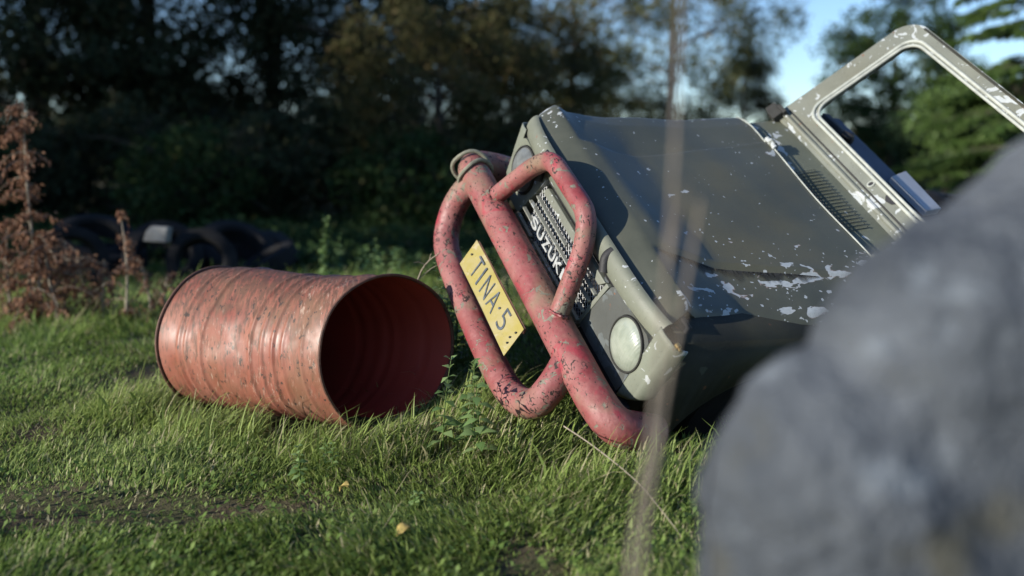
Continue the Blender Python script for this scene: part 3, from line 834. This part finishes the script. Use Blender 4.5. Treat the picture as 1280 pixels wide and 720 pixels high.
def make_grass():
    N = 330000
    # depth-weighted sampling of the visible wedge
    u = RNG.random(N * 2); y = 1.75 * (8.8 / 1.75) ** (u ** 1.15)
    x = (RNG.random(N * 2) * 2 - 1) * (y * .62 + .35)
    tl_ = tall(x, y); b = bare(x, y)
    keep = RNG.random(N * 2) < np.clip((.62 + .25 * (y < 3)) * (1 - b * .93) + .5 * tl_, 0.02, 1)
    # nothing grows through the drum
    n = rot2(axn, 0)
    a_, d_ = np.array([P0.x, P0.y]), np.array([ax.x, ax.y]); t = ((x - a_[0]) * d_[0] + (y - a_[1]) * d_[1]) / (d_ @ d_)
    dd = np.abs((x - a_[0]) * d_[1] - (y - a_[1]) * d_[0]) / np.linalg.norm(d_)
    keep &= ~((t > 0) & (t < 1) & (dd < .20))
    x, y, tl_, b = x[keep][:N], y[keep][:N], tl_[keep][:N], b[keep][:N]; n = len(x)
    z = gz(x, y)
    cl = noise2(x, y, 9, 8) * .5 + .5
    h = (.018 + .030 * RNG.random(n) ** 1.6) * (.65 + .7 * np.clip(cl, 0, 1)) * (1 - .45 * b)
    h = h * (1 + 2.7 * tl_ * RNG.random(n)) + (tl_ > .5) * (RNG.random(n) < .12) * RNG.random(n) * .13
    near = np.clip((2.6 - y) / .6, 0, 1); h *= 1 + .75 * near * np.clip(noise2(x, y, 6, 77) + .7, 0, 1)
    wd = .0013 + .0016 * RNG.random(n) + .0006 * np.clip(y - 4, 0, 4)
    wd = np.where(RNG.random(n) < .12, wd * 2.0, wd)
    ang = RNG.random(n) * 6.283; ln = (.25 + .9 * RNG.random(n)) * h
    # clump lean direction
    la = noise2(x, y, 4, 21) * 2.4 + RNG.normal(0, 1.0, n)
    dx, dy = np.cos(la), np.sin(la); sx, sy = -np.sin(la + .5 * np.sin(ang)), np.cos(la + .5 * np.sin(ang))
    V = np.zeros((n, 7, 3))
    for i, (t, wf_) in enumerate(((0, .8), (.4, 1.), (.75, .7))):
        bx = x + dx * ln * t * t; by = y + dy * ln * t * t; bz = z + h * (t - .22 * t * t * (ln / h)) - .004
        for s, k in ((-1, 0), (1, 1)):
            V[:, 2 * i + k, 0] = bx + s * sx * wd * wf_; V[:, 2 * i + k, 1] = by + s * sy * wd * wf_; V[:, 2 * i + k, 2] = bz
    V[:, 6, 0] = x + dx * ln; V[:, 6, 1] = y + dy * ln; V[:, 6, 2] = z + h * (1 - .30 * ln / h)
    base = np.arange(n)[:, None] * 7
    F = np.concatenate([base + np.array([[0, 1, 3, 2]]), base + np.array([[2, 3, 5, 4]]), base + np.array([[4, 5, 6, 6]])[:, [0, 1, 2, 2]]])
    # triangles for tips as separate arrays: use all-tri faces
    T = np.concatenate([base + np.array([q]) for q in ((0, 1, 3), (0, 3, 2), (2, 3, 5), (2, 5, 4), (4, 5, 6))])
    r1 = np.clip(.5 + .35 * noise2(x, y, 2.2, 30) + RNG.normal(0, .22, n), 0, 1)
    dry = RNG.random(n) * .93 + .10 * b + .10 * np.clip(tl_, 0, 1) * (x > -.6) + .05 * np.clip(noise2(x, y, 3, 44), 0, 1)
    o = soup('grass', 'grass', V.reshape(-1, 3), T, np.repeat(r1, 7), np.repeat(dry, 7))
    tag(o, 'rough green turf with longer tufts round the drum and the wreck', None, kind='stuff')
make_grass()
def make_weeds():
    """flat broad leaves (clover, plantain) among the grass"""
    N = 3400
    y = 1.8 * (6.5 / 1.8) ** (RNG.random(N)); x = (RNG.random(N) * 2 - 1) * (y * .6 + .2)
    k = noise2(x, y, 3.4, 71) > -.1; x, y = x[k], y[k]; n = len(x)
    per = 5; x = np.repeat(x, per) + RNG.normal(0, .012, n * per); y = np.repeat(y, per) + RNG.normal(0, .012, n * per); n *= per
    z = gz(x, y) + .008 + RNG.random(n) * .03
    L_ = .010 + .022 * RNG.random(n) ** 1.5; a = RNG.random(n) * 6.283; e = RNG.uniform(.1, 1.1, n)
    d = np.stack([np.cos(a) * np.cos(e), np.sin(a) * np.cos(e), np.sin(e)], 1); s = np.stack([-np.sin(a), np.cos(a), np.zeros(n)], 1)
    p = np.stack([x, y, z], 1); Lc = L_[:, None]
    dr = np.array([0, 0, -.25])
    V = np.stack([p, p + d * Lc * .5 + s * Lc * .28, p + d * Lc * .5 - s * Lc * .28, p + d * Lc * 1.0 + dr * Lc * .6, p + d * Lc * .5 + dr * Lc * .12], 1)
    base = np.arange(n)[:, None] * 5
    T = np.concatenate([base + np.array([q]) for q in ((0, 1, 4), (0, 4, 2), (1, 3, 4), (4, 3, 2))])
    o = soup('ground_weeds', 'weed', V.reshape(-1, 3), T, np.repeat(RNG.random(n), 5))
    tag(o, 'small broad leaved weeds and clover mixed through the turf', None, kind='stuff')
make_weeds()
def make_straw():
    N = 1500
    y = 1.9 * (5.5 / 1.9) ** RNG.random(N); x = (RNG.random(N) * 2 - 1) * (y * .58)
    tt = tall(x, y); k = RNG.random(N) < (.15 + tt); x, y = x[k], y[k]; n = len(x); z = gz(x, y) + .01 + RNG.random(n) * .035
    L_ = RNG.uniform(.05, .16, n); a = RNG.random(n) * 6.283; e = RNG.uniform(-.05, .7, n)
    d = np.stack([np.cos(a) * np.cos(e), np.sin(a) * np.cos(e), np.sin(e)], 1); s = np.stack([-np.sin(a), np.cos(a), np.zeros(n)], 1) * .0011
    p = np.stack([x, y, z], 1)
    V = np.stack([p - s, p + s, p + d * L_[:, None] * .6 + s, p + d * L_[:, None] * .6 - s, p + d * L_[:, None] * 1. - np.array([0, 0, .02])], 1)
    base = np.arange(n)[:, None] * 5
    T = np.concatenate([base + np.array([q]) for q in ((0, 1, 2), (0, 2, 3), (3, 2, 4))])
    o = soup('dry_grass', 'straw', V.reshape(-1, 3), T, np.repeat(RNG.random(n), 5))
    tag(o, 'scattered dry straw coloured grass stems', None, kind='stuff')
make_straw()

# ------------------------------------------------------------------ small plants
def leaf_set(P, D, S, Lr, Wr, droop=.3):
    """arrays -> 5-vert leaves"""
    L_ = Lr[:, None]; W_ = Wr[:, None]; dr = np.array([0, 0, -droop]); N_ = np.cross(S, D)
    V = np.stack([P, P + D * L_ * .45 + S * W_, P + D * L_ * .45 - S * W_, P + D * L_ + dr * L_, P + D * L_ * .5 + dr * L_ * .2 - N_ * W_ * .25], 1)
    base = np.arange(len(P))[:, None] * 5
    T = np.concatenate([base + np.array([q]) for q in ((0, 1, 4), (0, 4, 2), (1, 3, 4), (4, 3, 2))])
    return V.reshape(-1, 3), T
def nettle(x, y, h, label, name='nettle_plant', cat='plant', stems=3, group=None, mat='nettle', size=1., seed=1):
    r = np.random.default_rng(seed); root = thing(name, label, cat, (x, y, float(gz(x, y)) - .01), group)
    P, D, S, L_, W_ = [], [], [], [], []
    for s in range(stems):
        a0 = r.uniform(0, 6.28); bx, by = r.normal(0, .02 + .02 * (stems > 3), 2); hh = h * r.uniform(.7, 1) if s else h
        lean = r.uniform(.02, .16) * hh
        pts_ = [Vector((bx + lean * math.cos(a0) * t * t, by + lean * math.sin(a0) * t * t, hh * t)) for t in np.linspace(0, 1, 8)]
        mb = MB(); mb.tube(pts_, [.0030 * (1 - .6 * t) for t in np.linspace(0, 1, 8)], 6); mb.build('stem', 'weed', root)
        nn = int(7 + hh * 14)
        for k in range(nn):
            t = .18 + .82 * k / (nn - 1); i = min(6, int(t * 7)); p = pts_[i].lerp(pts_[i + 1], t * 7 - i)
            for q in (0, math.pi):
                a = a0 + k * 1.57 + q + r.normal(0, .25); e = r.uniform(-.1, .5) if t < .9 else r.uniform(.4, 1)
                d = np.array([math.cos(a) * math.cos(e), math.sin(a) * math.cos(e), math.sin(e)])
                P.append(p); D.append(d); S.append([-math.sin(a), math.cos(a), r.normal(0, .3)])
                l = size * r.uniform(.030, .052) * (1.1 - .55 * t); L_.append(l); W_.append(l * .27)
    V, T = leaf_set(np.array(P), np.array(D), np.array(S), np.array(L_), np.array(W_), .35)
    soup('leaves', mat, V, T, np.repeat(r.random(len(P)), 5), parent=root)
    return root
p = at(590, 560, 3.12)
nettle(-.13, 3.02, .33, 'bright leafy nettle standing between the drum mouth and the bull bar', stems=4, seed=3, size=1.75)
nettle(-.22, 3.86, .60, 'lit leafy weed growing behind the drum mouth by the lower bull bar loop', 'leafy_weed', 'weed', 14, seed=5, size=1.5, mat='nettle')
nettle(-.06, 3.95, .42, 'lower leafy weed in the gap left of the number plate', 'leafy_weed', 'weed', 7, seed=6, mat='weed')
nettle(-.62, 2.92, .13, 'low broad leaved weed in the grass before the drum belly', 'leafy_weed', 'weed', 4, seed=8, size=.9)
nettle(-.30, 2.72, .07, 'tiny grey green weed in the turf below the drum mouth', 'leafy_weed', 'weed', 3, seed=9, size=.8)
nettle(-1.22, 6.2, .62, 'tall pale weed spike showing just above the drum top', 'leafy_weed', 'weed', 4, seed=10, size=1.7)
nettle(-.98, 6.3, .48, 'shorter pale weed clump beside the spike above the drum', 'leafy_weed', 'weed', 5, seed=12, size=1.7)
nettle(-.78, 6.1, .45, 'pale weed clump above the right end of the drum', 'leafy_weed', 'weed', 5, seed=13, size=1.7)

def bracken(x, y, h, label, seed, dens=1., wide=.2, name='dead_plant'):
    r = np.random.default_rng(seed); root = thing(name, label, 'plant', (x, y, float(gz(x, y)) - .02), 'dead brown plants along the left edge')
    P, D, S, L_, W_ = [], [], [], [], []
    mb = MB(); st = [Vector((.02 * math.sin(4 * t + seed), .02 * math.cos(3 * t), h * t)) for t in np.linspace(0, 1, 12)]
    mb.tube(st, [.010 * (1 - .75 * t) for t in np.linspace(0, 1, 12)], 6)
    nb = int(20 * h * dens) + 5
    for b in range(nb):
        t = r.uniform(.10, .99); i = min(10, int(t * 11)); p = st[i].lerp(st[i + 1], t * 11 - i)
        a = r.uniform(0, 6.28); ln = wide * r.uniform(.3, 1.5) * (1.25 - t) ** .6; e = r.uniform(.1, .9)
        q = [p + Vector((math.cos(a) * ln * s * math.cos(e), math.sin(a) * ln * s * math.cos(e), ln * (s * math.sin(e) - .75 * s * s))) for s in np.linspace(0, 1, 6)]
        mb.tube(q, [.003, .0027, .0024, .002, .0015, .001], 4, cap=False)
        m = int(21 * dens)
        for k in range(m):
            s = r.uniform(.15, 1.05); j = min(4, int(s * 5)); c = q[j].lerp(q[j + 1], s * 5 - j) + Vector(r.normal(0, .012, 3))
            v = r.normal(0, 1, 3); v[2] -= .6; v /= np.linalg.norm(v); w = np.cross(v, r.normal(0, 1, 3)); w /= np.linalg.norm(w)
            P.append(c); D.append(v); S.append(w); l = r.uniform(.012, .036); L_.append(l); W_.append(l * r.uniform(.15, .38))
    mb.build('stem', 'palestem', root)
    V, T = leaf_set(np.array([tuple(p) for p in P]), np.array(D), np.array(S), np.array(L_), np.array(W_), .4)
    soup('dead_leaves', 'bracken', V, T, np.repeat(r.random(len(P)), 5), np.repeat(r.random(len(P)), 5), parent=root)
Yb = 5.6
bx_ = [(42, 1.36, 'tallest dead brown plant with curled leaves, its tip against the dark trees', 1.9, .22),
       (8, .70, 'dead brown bushy plant at the left edge of the picture', 1.6, .26), (78, .52, 'dead brown plant under the tallest one, toward the drum', 1.6, .26),
       (152, .72, 'second tallest dead brown plant, left of the drum, bare twig tip', 1.1, .20), (178, .42, 'thin dead brown plant touching the drum outline', .9, .18),
       (100, .46, 'broad low dead plant midway between the tallest one and the drum', 1.6, .30), (60, .60, 'brown dead plant just right of the tallest stem', 1.8, .30), (205, .34, 'lowest dead plant, against the drum rim', 1., .22),
       (125, .40, 'low dead brown plant between the two tall ones', 1.2, .20), (30, .45, 'low dense dead plant at the foot of the tallest one', 2.0, .28)]
for k, (px, h, lab, dn, wd) in enumerate(bx_):
    bracken(gx(px, Yb + .12 * (k % 3)), Yb + .12 * (k % 3), h, lab, 40 + k, dn, wd)
def fallen_leaf(px, y, label, seed, size=.045):
    r = np.random.default_rng(seed); c = at(px, 400, y); z = float(gz(c.x, c.y)) + .035; mb = MB(); n = 10
    a = r.uniform(0, 6.28); d = Vector((math.cos(a), math.sin(a), .35)); s_ = Vector((-math.sin(a), math.cos(a), .1)); V = []
    for i in range(n + 1):
        t = i / n; w_ = size * .42 * math.sin(math.pi * t ** .8) * (1 + .15 * (i % 2)); m_ = Vector((c.x, c.y, z)) + d * size * (t - .5) + Vector((0, 0, .012 * math.sin(3 * t)))
        V += [m_ - s_ * w_ + Vector((0, 0, .01)), m_, m_ + s_ * w_ + Vector((0, 0, .012))]
    mb.add(V, [(3 * i + k, 3 * i + k + 1, 3 * i + k + 4, 3 * i + k + 3) for i in range(n) for k in (0, 1)])
    o = mb.build('fallen_leaf', 'dead_leaf', solid=.0008); return tag(o, label, 'leaf', 'fallen leaves on the turf')
M['dead_leaf'] = m_plain('dead_leaf', (.36, .27, .08), .7, 0, .35, 40)
fallen_leaf(500, 2.42, 'yellowed fallen leaf standing in the nearest turf', 3, .042)
fallen_leaf(425, 2.78, 'small brown fallen leaf on the bare strip below the drum mouth', 4, .035)
# bare twigs by the drum
def twig(pts_, r0, label, name='bare_twig', mat='palestem', group=None, side=True, seed=0, cat='twig', head=False):
    r = random.Random(seed); P = spline(pts_, 6); mb = MB(); n = len(P)
    mb.tube(P, [r0 * (1 - .6 * i / n) for i in range(n)], 8)
    if side:
        for k in range(5):
            i = r.randrange(n // 3, n - 1); d = Vector((r.uniform(-1, 1), r.uniform(-.4, .4), r.uniform(.2, 1))) * .09
            mb.tube([P[i], P[i] + d * .6, P[i] + d + Vector((0, 0, -.01))], [r0 * .5, r0 * .4, r0 * .2], 5)
    o = mb.build(name, mat); return tag(o, label, cat, group)
a = at(515, 352, 3.75); b = at(548, 318, 3.7)
twig([at(500, 470, 3.9), at(522, 350, 3.8), at(549, 316, 3.75)], .004, 'pale bare twig rising from behind the drum toward the bull bar', seed=2)
twig([at(705, 525, 2.85) + Vector((0, 0, -.02)), at(745, 560, 2.7), at(800, 606, 2.55), at(850, 668, 2.4)], .0024, 'fallen pale grass stem lying on the turf below the bull bar end', 'dry_grass_stalk', 'palestem', side=False, cat='grass stalk')
# blurred foreground stalks close to the lens
def stalk(pix, d, w, label, seed):
    P = [at(px, py, d + dd) for px, py, dd in pix]
    base = P[0].copy(); base.z = float(gz(base.x, base.y)) - .02; base.x -= .03
    Q = spline([base] + P, 8); mb = MB(); n = len(Q)
    mb.tube(Q, [w * (1.0 - .35 * i / n) for i in range(n)], 8)
    # a few rolled sheaths
    for i in (n // 3, 2 * n // 3):
        mb.tube([Q[i], Q[i] + Vector((.010, .004, .05)), Q[i] + Vector((.022, .01, .085))], [w * 1.2, w * .8, w * .2], 6)
    tag(mb.build('grass_stalk', 'drystem'), label, 'grass stalk', 'tall dry stalks near the lens')
stalk([(785, 740, 0), (812, 560, .0), (828, 400, .01), (843, 200, .02), (852, -60, .04)], .98, .0036, 'tall blurred dry stalk near the lens, running up past the bonnet to the sky', 1)
stalk([(800, 740, 0), (822, 560, .0), (850, 400, .01), (876, 250, .02)], 1.02, .0034, 'shorter blurred dry stalk near the lens, ending over the bonnet', 2)

# ------------------------------------------------------------------ trees
def tube_limb(mb, a, b, r0, r1, r, wob=.08, seg=6, n=6):
    a, b = Vector(a), Vector(b); L_ = (b - a).length; P = []
    for k in range(n + 1):
        t = k / n; P.append(a.lerp(b, t) + Vector((r.normal(0, wob), r.normal(0, wob), r.normal(0, wob))) * L_ * .12 * math.sin(math.pi * t) + Vector((0, 0, .10 * L_ * math.sin(math.pi * t))))
    mb.tube(P, [r0 + (r1 - r0) * k / n for k in range(n + 1)], seg, cap=False); return P
def tree(x, y, h, rad, label, mat, seed, z0=1.2, clumps=90, per=170, cr=.55, leaf=.10, trunk=.16, bark='bark', name='tree', cat='tree', group='trees round the field', droop=0., hollow=.35, shape='round', lean=0.):
    r = np.random.default_rng(seed); root = thing(name, label, cat, (x, y, -.1), group)
    mb = MB(); top = Vector((lean, 0, h * .9))
    tp = tube_limb(mb, (0, 0, 0), top, trunk, trunk * .15, r, .05, 10, 10)
    C = []
    H = h - z0
    for k in range(clumps):
        for _ in range(20):
            v = r.normal(0, 1, 3); v /= np.linalg.norm(v); rr = r.uniform(hollow, 1) ** .6
            p = v * rr
            zz = (p[2] + 1) / 2
            if shape == 'round': w = 1
            elif shape == 'cone': w = .25 + .95 * (1 - zz)
            elif shape == 'egg': w = .55 + .6 * math.sin(math.pi * min(1, zz * .85 + .05))
            c = np.array([p[0] * rad * w + lean * zz, p[1] * rad * w, z0 + H * zz]); break
        C.append(c)
    C = np.array(C)
    for k in r.choice(clumps, min(clumps, 34), replace=False):
        c = C[k]; zb = max(.3, c[2] - r.uniform(.3, .5) * np.hypot(c[0], c[1]) - .4); t = min(.98, zb / (h * .9)); i = min(9, int(t * 10))
        s = tp[i].lerp(tp[i + 1], t * 10 - i)
        P = tube_limb(mb, s, c, trunk * .32 * (1.1 - t), .012, r, .1, 5, 5)
        for j in range(3):
            d = c + r.normal(0, cr * .6, 3); tube_limb(mb, P[3], d, .014, .004, r, .1, 4, 3)
    mb.build('trunk', bark, root)
    n = clumps * per
    rc = np.repeat(C, per, 0); sc = np.repeat(r.uniform(.55, 1.25, clumps), per)
    g_ = r.normal(0, 1, (n, 3)); g_ /= np.maximum(np.linalg.norm(g_, axis=1), .3)[:, None] ** .35
    P = rc + g_ * (cr * sc)[:, None] * np.array([.62, .62, .42 + droop * .5])
    if droop: P[:, 2] -= droop * np.abs(r.normal(0, .5, n))
    D = r.normal(0, 1, (n, 3)); D[:, 2] -= .3 + droop; D /= np.linalg.norm(D, axis=1)[:, None]
    S = np.cross(D, r.normal(0, 1, (n, 3))); S /= np.linalg.norm(S, axis=1)[:, None]
    L_ = leaf * r.uniform(.6, 1.3, n); V, T = leaf_set(P, D, S, L_, L_ * .36, .1)
    keep_r = np.clip(np.repeat(r.random(clumps), per) * .5 + r.random(n) * .5, 0, 1)
    soup('crown', mat, V, T, np.repeat(keep_r, 5), np.repeat(r.random(n), 5), parent=root)
    return root
def spruce(x, y, h, rad, label, mat, seed, layers=26, group='trees round the field', z0=.4, dens=1.):
    r = np.random.default_rng(seed); root = thing('spruce_tree', label, 'tree', (x, y, -.1), group); mb = MB()
    mb.tube([(0, 0, 0), (0, 0, h * .5), (0, 0, h)], [.13, .08, .01], 8)
    P, D = [], []
    for k in range(layers):
        t = k / layers; z = z0 + (h - z0) * t; R_ = rad * (1 - t) ** .85 + .12
        for b in range(int(9 * (1 - t * .5))):
            a = r.uniform(0, 6.28); ln = R_ * r.uniform(.7, 1.15); zz = z + r.uniform(-.15, .15)
            q = [Vector((math.cos(a) * ln * s, math.sin(a) * ln * s, zz + ln * (.22 * s - .42 * s * s + .12 * s ** 4))) for s in np.linspace(0, 1, 6)]
            mb.tube(q, [.018, .015, .012, .009, .006, .003], 4, cap=False)
            m = int(170 * ln * dens)
            for _ in range(m):
                s = r.uniform(.12, 1.02) ** .8; j = min(4, int(s * 5)); c = q[j].lerp(q[j + 1], min(1, s * 5 - j))
                sd = r.choice((-1, 1)); side = Vector((-math.sin(a), math.cos(a), 0)) * sd; dd = (side * r.uniform(.2, 1) + Vector((math.cos(a), math.sin(a), 0)) * r.uniform(.2, .9) + Vector((0, 0, r.uniform(-.8, .15))))
                dd.normalize(); P.append(tuple(c + side * r.uniform(0, .16) * (1.1 - s) + Vector((0, 0, -r.uniform(0, .08))))); D.append(tuple(dd))
    P = np.array(P); D = np.array(D); n = len(P); S = np.cross(D, r.normal(0, 1, (n, 3))); S /= np.linalg.norm(S, axis=1)[:, None]
    L_ = r.uniform(.07, .17, n); V, T = leaf_set(P, D, S, L_, L_ * .16, .15)
    mb.build('trunk', 'bark', root)
    soup('crown', mat, V, T, np.repeat(r.random(n), 5), parent=root)

G = 'trees round the field'
tree(gx(60, 18), 18, 9.5, 3.2, 'dark broad tree at the far left edge behind the tallest dead plant', 'leaf_dark', 1, .6, 160, 240, .75, .12, .24, shape='egg')
tree(gx(200, 20), 20, 10, 2.9, 'dark dense tree above the gap between dead plants and drum', 'leaf_dark', 2, .8, 150, 240, .75, .12, .22, shape='egg')
tree(gx(345, 22), 22, 10, 2.9, 'dark tree above the drum, sky showing in small holes through it', 'leaf_dark', 3, 1.0, 125, 165, .60, .11, .22, shape='egg')
tree(gx(255, 28), 28, 3.3, 3.4, 'farther dark tree filling the gap above the left end of the drum', 'leaf_dark', 14, .2, 90, 200, .6, .15, .22, shape='egg')
tree(gx(515, 29), 29, 7.5, 2.6, 'farther dark tree behind the brownish bushy tree', 'leaf_dark', 15, .4, 110, 180, .8, .15, .2, shape='egg')
tree(gx(455, 21), 21, 7.2, 1.9, 'dark narrow tree between the holed tree and the brownish one', 'leaf_dark', 4, .6, 90, 190, .6, .11, .18, shape='egg')
tree(gx(552, 15), 15, 3.7, 1.9, 'brownish olive bushy tree above the rope end of the bull bar', 'leaf_olive', 5, .2, 130, 200, .38, .075, .10)
tree(gx(655, 30), 30, 6.5, 2.4, 'olive tree just left of the bonnet corner', 'leaf_olive', 6, .4, 90, 150, .6, .13, .16, shape='egg')
tree(gx(715, 36), 36, 12, 3.6, 'loose leaved autumn tree standing behind the bonnet front', 'leaf_birch', 7, 1.6, 130, 140, .7, .15, .20, droop=.3, shape='egg')
tree(gx(835, 38), 38, 13, 4.4, 'drooping birch behind the bonnet with open sky to its right', 'leaf_birch', 8, 2.0, 135, 140, .7, .14, .20, bark='birchbark', name='birch_tree', droop=.75, shape='egg')
tree(gx(925, 44), 44, 6.6, 2.8, 'low dark tree behind the hinge of the windscreen frame', 'leaf_dark', 9, .5, 70, 110, .7, .16, .16, shape='cone')
tree(gx(765, 46), 46, 5.0, 4.0, 'low dark tree line clump behind the middle of the bonnet', 'leaf_dark', 19, .5, 80, 110, .7, .16, .16)
tree(gx(1108, 32), 32, 7.0, 2.35, 'blue green pointed tree framed by the windscreen frame', 'leaf_green', 10, .4, 140, 150, .55, .13, .16, shape='egg')
tree(gx(1180, 26), 26, 3.2, 1.8, 'low green tree inside the lower right of the windscreen frame', 'needles_dk', 11, .2, 70, 150, .5, .11, .12)
spruce(gx(1275, 17), 17, 8.5, 2.0, 'bright green sunlit spruce at the right edge above the rock', 'needles', 12, 30, dens=1.5)
tree(gx(1240, 21), 21, 3.4, 1.7, 'rounded mid green tree below the bright spruce', 'needles', 13, .2, 70, 150, .5, .10, .12)
# dark hedge bushes under the trees
bl = [(-60, 'leftmost dark bush behind the dead plants'), (40, 'dark bush behind the tallest dead plant'), (140, 'dark bush behind the tyre heap'), (235, 'dark bush above the left end of the drum'),
      (330, 'dark bush above the middle of the drum'), (425, 'dark bush above the open end of the drum'), (520, 'dark bush left of the rope end of the bull bar'), (615, 'dark bush behind the upper bull bar')]
for k, (px, lab) in enumerate(bl):
    yy = 13.5 + .9 * (k % 3); tree(gx(px, yy), yy, 1.5 + .35 * ((k * 7) % 3), .95, lab, 'leaf_dark' if k % 3 else 'leaf_green', 60 + k, .05, 55, 120, .40, .09, .06, name='bush', cat='bush', group='dark bushes under the trees')
# far hedgerow
def hedge():
    r = np.random.default_rng(5); n = 34000; x = r.uniform(-42, 42, n); y = 52 + r.uniform(-1.5, 1.5, n)
    top = 2.45 + .35 * np.sin(x * .35) + .25 * np.sin(x * 1.1 + 1); z = top * r.random(n) ** .8
    P = np.stack([x, y, z], 1); D = r.normal(0, 1, (n, 3)); D /= np.linalg.norm(D, axis=1)[:, None]; S = np.cross(D, r.normal(0, 1, (n, 3))); S /= np.linalg.norm(S, axis=1)[:, None]
    L_ = .34 * r.uniform(.6, 1.3, n); V, T = leaf_set(P, D, S, L_, L_ * .5, .1)
    tag(soup('far_hedgerow', 'leaf_dark', V, T, np.repeat(r.random(n), 5)), 'dark far hedgerow closing the field below the trees', None, kind='stuff')
hedge()
def undergrowth():
    r = np.random.default_rng(15); n = 42000; y = r.uniform(7.2, 15, n); x = (r.random(n) * 2 - 1) * (y * .62 + 1)
    k = (y > 8.4 + .8 * np.sin(x * 1.7) + .5 * np.sin(x * 4.1)); x, y = x[k], y[k]; n = len(x)
    z = gz(x, y) + (.08 + .22 * (.5 + .5 * noise2(x, y, 2.3, 61))) * r.random(n)
    P = np.stack([x, y, z], 1); D = r.normal(0, 1, (n, 3)); D[:, 2] += .8; D /= np.linalg.norm(D, axis=1)[:, None]; S = np.cross(D, r.normal(0, 1, (n, 3))); S /= np.linalg.norm(S, axis=1)[:, None]
    L_ = .11 * r.uniform(.5, 1.4, n); V, T = leaf_set(P, D, S, L_, L_ * .22, .3)
    tag(soup('undergrowth', 'leaf_green', V, T, np.repeat(r.random(n), 5)), 'dark low undergrowth at the foot of the trees', None, kind='stuff')
undergrowth()
# trees outside the frame on the sun side: they put the left background in shade
for k, (x, y, h) in enumerate([(-15, 4.6, 8), (-18, 8, 10), (-18, 13.5, 11), (-22, 17, 12), (-18, 21, 12), (-19, 26, 11)]):
    tree(x, y, h, 2.7, ['tall dark tree beyond the left edge, nearest the field', 'tall dark tree beyond the left edge, second from the field', 'tall dark tree beyond the left edge, third from the field',
                        'tall dark tree beyond the left edge, fourth from the field', 'tall dark tree beyond the left edge, farthest', 'smaller dark tree beyond the left edge by the bushes'][k], 'leaf_dark', 90 + k, .5, 120, 110, .85, .19, .25, shape='egg')

# ------------------------------------------------------------------ junk heap behind
def tyre(c, axis, label, R0=.30, tw=.09, spin=0):
    mb = MB(); seg = 40; a = Vector(axis).normalized(); n = a.orthogonal().normalized(); b = a.cross(n); vs = []
    prof = [(.62, -.7), (.70, -1.), (.88, -.95), (.97, -.75), (1., 0), (.97, .75), (.88, .95), (.70, 1.), (.62, .7), (.66, 0)]
    for rr, t in prof:
        for k in range(seg):
            g_ = 2 * math.pi * k / seg; tr = 1 + (.012 if (k % 2 and rr > .95) else 0); vs.append((n * math.cos(g_) + b * math.sin(g_)) * R0 * rr * tr + a * t * tw)
    m = len(prof); mb.add(vs, [(i * seg + k, i * seg + (k + 1) % seg, ((i + 1) % m) * seg + (k + 1) % seg, ((i + 1) % m) * seg + k) for i in range(m) for k in range(seg)])
    o = mb.build('old_tyre', 'tyre'); o.location = c; return tag(o, label, 'tyre', 'discarded tyres behind the drum')
Y = 7.6
def tp_(px, py, y): return at(px, py, y)
tyre(tp_(90, 326, 7.2), (.55, -.8, .15), 'tyre standing upright with a pale dusty inner edge beside the tallest dead plant', .27)
tyre(tp_(118, 303, 8.0), (.3, -.5, 1), 'tyre lying flat on the heap left of the pale board', .34, .10)
tyre(tp_(132, 325, 8.0), (.05, -.1, 1), 'tyre lying flat under another at the left of the heap', .34, .10)
tyre(tp_(205, 322, 7.9), (.3, -.7, .5), 'tyre leaning back under the pale board', .33, .10)
tyre(tp_(252, 328, 7.6), (.2, -.9, .3), 'tyre leaning upright just behind the left rim of the drum', .28)
tyre(tp_(296, 316, 8.3), (.45, -.5, .8), 'tyre lying flat above the drum middle', .36, .10)
tyre(tp_(335, 330, 8.1), (-.5, -.2, 1), 'tyre lying flat and tilted above the drum, rightmost of the heap', .28, .09)
mb = MB(); c = at(192, 292, 7.45); mb.prism([c + Vector(v) for v in ((-.09, 0, -.06), (.09, 0, -.07), (.11, 0, .05), (-.02, 0, .06), (-.06, 0, .02))], (.03, .04, .0))
tag(mb.build('broken_board', 'board', bevel=.004), 'pale broken board propped on the tyre heap', 'board')
mb = MB(); c = at(255, 300, 8.9); 
mb.prism([c + Vector(v) for v in ((-.72, 0, -.42), (.72, 0, -.42), (.76, 0, -.04), (.60, 0, .06), (-.50, 0, .08), (-.70, 0, -.02))], (.0, .5, .0))
tag(mb.build('sheeted_crate', 'tyre', bevel=.05), 'long dark sheeted crate behind the tyre heap', 'crate')
